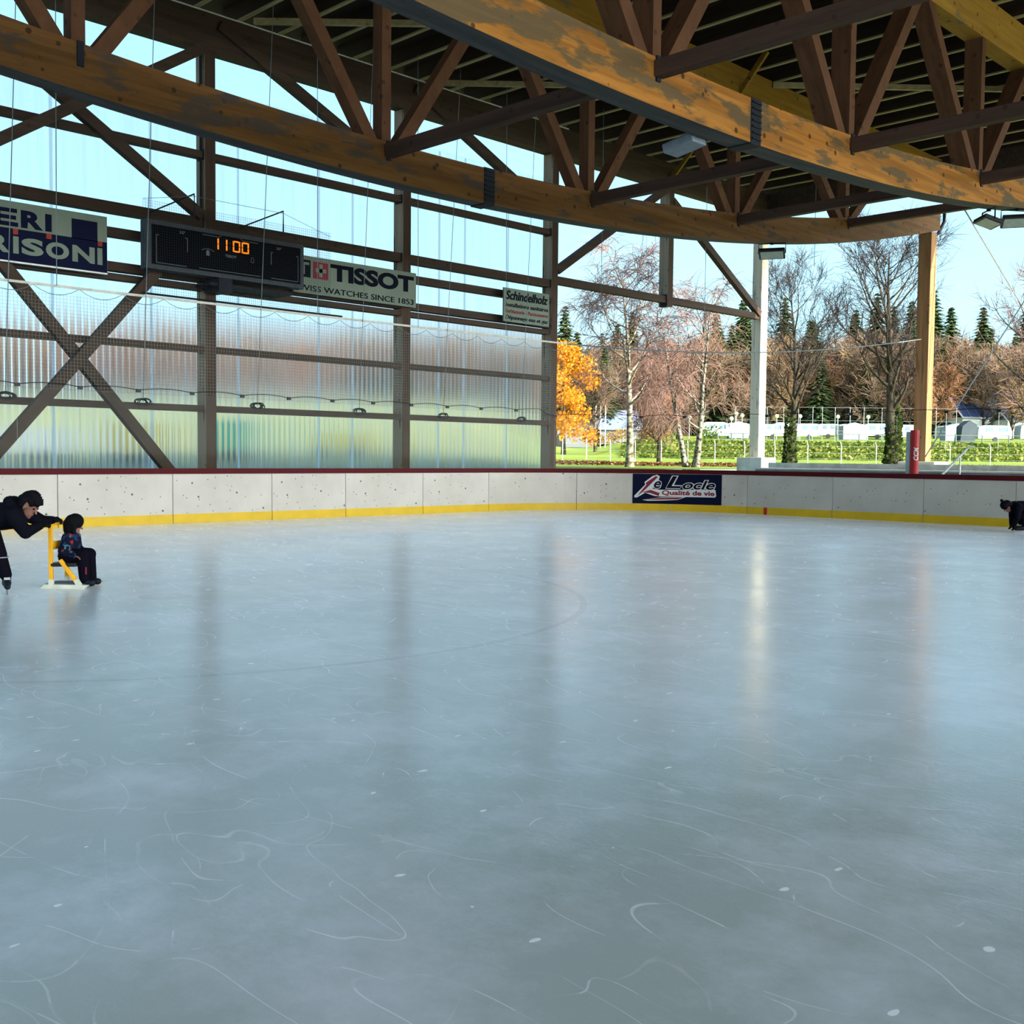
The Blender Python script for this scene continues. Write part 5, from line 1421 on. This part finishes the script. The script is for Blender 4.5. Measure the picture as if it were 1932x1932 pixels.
MB().tube([V(kn).lerp(V(an), .12) + ET * 0.088 * cos(a) + ES * 0.088 * sin(a) for a in [2 * pi * i / 16 for i in range(17)]], 0.006, 5).build('trouser_piping', plain('grey_piping', (0.25, 0.27, 0.30), 0.6), t)

# sled with the seated child
K = frame(-12.27, 5.22, 0.06)
M_sledy = plain('sled_yellow', (0.85, 0.42, 0.015), 0.45, 0, 0.06)
M_sledw = plain('sled_bracket', (0.62, 0.64, 0.52), 0.5)
t = empty('ice_sled', K(0, 0, 0), 'yellow framed push sled for skaters with dark seat', 'sled')
for tt in (0.19, -0.19):
    MB().prism([K(-0.27, tt - .03, 0.0), K(0.24, tt - .03, 0.0), K(0.28, tt - .03, 0.045), K(-0.22, tt - .03, 0.045)], ET * 0.06).build('runner', M_sledw, t)
    MB().beam(K(-0.145, tt, 0.05), K(-0.15, tt, 0.75), ET, 0.035, 0.042).build('upright', M_sledy, t, bevel=0.004)
    MB().beam(K(-0.04, tt, 0.32), K(0.165, tt, 0.05), ET, 0.035, 0.042).build('brace_leg', M_sledy, t, bevel=0.004)
    MB().beam(K(-0.145, tt + .002, 0.02), K(-0.145, tt + .002, 0.10), ET, 0.045, 0.05).build('bracket', M_sledw, t)
    MB().beam(K(0.19, tt + .002, 0.02), K(0.14, tt + .002, 0.10), ET, 0.045, 0.05).build('bracket', M_sledw, t)
MB().beam(K(-0.15, -0.21, 0.72), K(-0.15, 0.21, 0.72), V((0, 0, 1)), 0.04, 0.035).build('handle_bar', M_sledy, t)
MB().beam(K(-0.14, -0.19, 0.48), K(-0.14, 0.19, 0.48), V((0, 0, 1)), 0.09, 0.02).build('back_slat', M_sledy, t)
MB().obox(K(-0.02, 0, 0.265), ES * 0.14, ET * 0.20, (0, 0, 0.02)).build('seat', M_black, t, bevel=0.006)
MB().obox(K(-0.02, 0, 0.035), ES * 0.22, ET * 0.16, (0, 0, 0.012)).build('base_plate', M_step, t)
t = empty('person', K(0.0, 0, 0.28), 'small child in dark hat and blue patterned jacket seated on the yellow sled', 'person')
b = MB(); cf = ES * 0.9 + ET * -0.40 + V((0, 0, -0.28))
cp = head(b, K(0.035, 0, 0.705), cf, V((0, 0, 1)), 0.88)
capsule(b, K(0.01, 0, 0.58), 0.04, K(0.025, 0, 0.66), 0.045); capsule(b, K(-0.03, 0, 0.36), 0.085, K(0.0, 0, 0.54), 0.085)
arms = ((K(0.0, 0.10, 0.56), K(-0.03, 0.145, 0.42), K(0.09, 0.13, 0.37)), (K(0.0, -0.10, 0.56), K(0.0, -0.14, 0.43), K(0.10, -0.12, 0.38)))
for sh, el, wr in arms: capsule(b, sh, .035, el, .03); capsule(b, el, .03, wr, .022)
legs = ((K(-0.02, 0.07, 0.36), K(0.165, 0.08, 0.365), K(0.185, 0.08, 0.10)), (K(-0.02, -0.07, 0.36), K(0.17, -0.08, 0.365), K(0.19, -0.08, 0.10)))
for h_, k_, a_ in legs: capsule(b, h_, .06, k_, .045); capsule(b, k_, .045, a_, .035)
hand(b, K, arms[0][2], ES * .9 + V((0, 0, -.3)), -ET, (0, 0, -1), 0.0075, 0.04); hand(b, K, arms[1][2], ES * .9 + V((0, 0, -.3)), ET, (0, 0, -1), 0.0075, 0.04)
remeshed('body', b, M_skin, t, 0.009, 3)
b = MB(); capsule(b, K(-0.03, 0, 0.36), 0.125, K(-0.005, 0, 0.52), 0.11); capsule(b, K(0.0, 0.07, 0.54), .065, K(0.0, -0.07, 0.54), .065); capsule(b, K(0.01, 0, 0.58), .07, K(0.015, 0, 0.62), .06)
for sh, el, wr in arms: capsule(b, sh, .065, el, .058); capsule(b, el, .056, wr, .042)
remeshed('jacket', b, M_jpat, t, 0.011, 3)
b = MB()
for h_, k_, a_ in legs: capsule(b, h_, .09, k_, .075); capsule(b, k_, .072, a_, .06)
capsule(b, K(-0.03, .05, .35), .10, K(-0.03, -.05, .35), .10)
remeshed('trousers', b, M_trouser, t, 0.011, 3)
b = MB(); capsule(b, cp(-0.02, 0, 0.03), 0.100 * .95, cp(0.0, 0, 0.045), 0.098 * .95, 16); capsule(b, cp(-0.05, 0, -0.02), 0.08, cp(-0.04, 0, -0.075), 0.068, 14)
for w_ in (-1, 1): capsule(b, cp(-.005, .075 * w_, 0.0), .03, cp(0.01, .068 * w_, -.08), .03, 8)
remeshed('hat', b, M_hair, t, 0.010, 3)
eyes(cp, t, .88)
for tt in (0.08, -0.08):
    b = MB(); capsule(b, K(0.17, tt, 0.10), .048, K(0.185, tt, .16), .052); capsule(b, K(0.165, tt, 0.065), .042, K(0.27, tt, .055), .038)
    remeshed('boot', b, M_skate, t, 0.010, 3)
MB().obox(K(0.235, 0.15, 0.20), ES * .008, ET * .004, (0, 0, .04)).build('trouser_mark', M_maroon, t)

# crouching skater at the right picture edge
G2 = frame(-8.93, 24.25, 0.0)
def R(s, t_, z): return G2(s, t_, z)
t = empty('person', R(0.2, 0, 0), 'person in black stooping low over the skates at the right edge', 'person')
b = MB(); f2 = -ES * .62 + V((0, 0, -.78))
rp_ = head(b, R(-0.185, 0, .565), f2, V((0, 0, 1)) - ES * .8, 1.05)
capsule(b, R(-0.05, 0, .60), .055, R(-0.13, 0, .59), .05); capsule(b, R(0.38, 0, .56), .12, R(0.02, 0, .57), .12)
arm2 = ((R(0.0, .15, .55), R(-0.03, .17, .33), R(-0.07, .12, .17)), (R(0.0, -.15, .55), R(-.0, -.17, .34), R(-0.03, -.12, .18)))
for sh, el, wr in arm2: capsule(b, sh, .05, el, .04); capsule(b, el, .038, wr, .028)
leg2 = ((R(.40, .10, .52), R(.10, .12, .36), R(.14, .12, .17)), (R(.40, -.10, .52), R(.14, -.12, .37), R(.20, -.12, .17)))
for h_, k_, a_ in leg2: capsule(b, h_, .09, k_, .06); capsule(b, k_, .055, a_, .04)
hand(b, R, arm2[0][2], V((0, 0, -1)) - ES * .2, -ET, -ES, curl=.6); hand(b, R, arm2[1][2], V((0, 0, -1)) - ES * .2, ET, -ES, curl=.6)
remeshed('body', b, M_skin, t, 0.011, 3)
b = MB(); capsule(b, R(.42, 0, .53), .17, R(.03, 0, .545), .145); capsule(b, R(.0, .1, .55), .09, R(.0, -.1, .55), .09); capsule(b, R(-.01, .0, .62), .07, R(-.06, 0, .62), .06)
for sh, el, wr in arm2: capsule(b, sh, .085, el, .066); capsule(b, el, .064, wr, .045)
remeshed('jacket', b, M_jacket, t, 0.013, 4)
b = MB()
for h_, k_, a_ in leg2: capsule(b, h_, .13, k_, .09); capsule(b, k_, .088, a_, .066)
remeshed('trousers', b, M_trouser, t, 0.013, 4)
b = MB(); capsule(b, rp_(-.02, 0, .03), .105, rp_(.01, 0, .05), .10, 16); capsule(b, rp_(-.05, 0, -.02), .085, rp_(-.045, 0, -.07), .07, 12); capsule(b, rp_(-.02, 0, .15), .035, rp_(-.02, 0, .165), .035, 10)
remeshed('hat', b, M_hair, t, 0.011, 2)
for w_, th in ((arm2[0][2], -ET), (arm2[1][2], ET)):
    b = MB(); hand(b, R, w_, V((0, 0, -1)) - ES * .2, th, -ES, 0.0125, 0.058, .6); capsule(b, V(w_) + V((0, 0, .02)), .034, V(w_) + V((0, 0, -.05)), .034, 10)
    remeshed('glove', b, M_hair, t, 0.009, 2)
eyes(rp_, t, 1.05)
skate(R, leg2[0][2], R(-0.05, .12, .055), t); skate(R, leg2[1][2], R(0.02, -.12, .055), t)

# ------------------------------------------------------------------ sky and sun
w = bpy.data.worlds.new('sky'); S.world = w; w.use_nodes = True
nt = w.node_tree; nt.nodes.clear()
tc = nt.nodes.new('ShaderNodeTexCoord'); sx = nt.nodes.new('ShaderNodeSeparateXYZ'); L(nt, tc.outputs['Generated'], sx.inputs[0])
r = ramp(nt, [(0.0, (0.62, 0.84, 0.92)), (0.10, (0.46, 0.78, 0.92)), (0.22, (0.38, 0.68, 0.90)), (0.42, (0.24, 0.54, 0.86)), (1.0, (0.08, 0.30, 0.72))], sx.outputs[2])
# brighter, whiter sky on the side of the low sun
vd = nt.nodes.new('ShaderNodeVectorMath'); vd.operation = 'DOT_PRODUCT'; L(nt, tc.outputs['Generated'], vd.inputs[0]); vd.inputs[1].default_value = (0.94, 0.05, 0.30)
gl = math_(nt, 'MULTIPLY', math_(nt, 'POWER', math_(nt, 'MAXIMUM', vd.outputs['Value'], 0.0), 2.5), 8.0)
gc = nt.nodes.new('ShaderNodeMix'); gc.data_type = 'RGBA'; gc.blend_type = 'ADD'; gc.clamp_result = False; L(nt, gl, gc.inputs[0]); L(nt, r.outputs[0], gc.inputs[6]); gc.inputs[7].default_value = (0.96, 0.97, 0.95, 1)
gc.clamp_factor = False
bg = nt.nodes.new('ShaderNodeBackground'); bg.inputs[1].default_value = 1.0; L(nt, gc.outputs[2], bg.inputs[0])
ow = nt.nodes.new('ShaderNodeOutputWorld'); L(nt, bg.outputs[0], ow.inputs[0])
sd = bpy.data.lights.new('sun', 'SUN'); sd.energy = 10.0; sd.angle = radians(0.53); sd.color = (1.0, 0.90, 0.74)
so = bpy.data.objects.new('sun', sd); COL.objects.link(so)
el_ = radians(22); az = V((0.988, 0.155, 0)).normalized()
tosun = V((az.x * cos(el_), az.y * cos(el_), sin(el_)))
so.rotation_euler = tosun.to_track_quat('Z', 'Y').to_euler()
so.location = (30, 30, 40)

S.view_settings.view_transform = 'Standard'; S.view_settings.look = 'None'
S.view_settings.exposure = 0.84; S.view_settings.gamma = 1.0; S.view_settings.use_curve_mapping = False
S.cycles.use_denoising = True
S.cycles.max_bounces = 8; S.cycles.transparent_max_bounces = 16; S.cycles.transmission_bounces = 6; S.cycles.diffuse_bounces = 4
S.cycles.use_adaptive_sampling = True; S.cycles.adaptive_threshold = 0.012
S.cycles.sample_clamp_indirect = 3.0
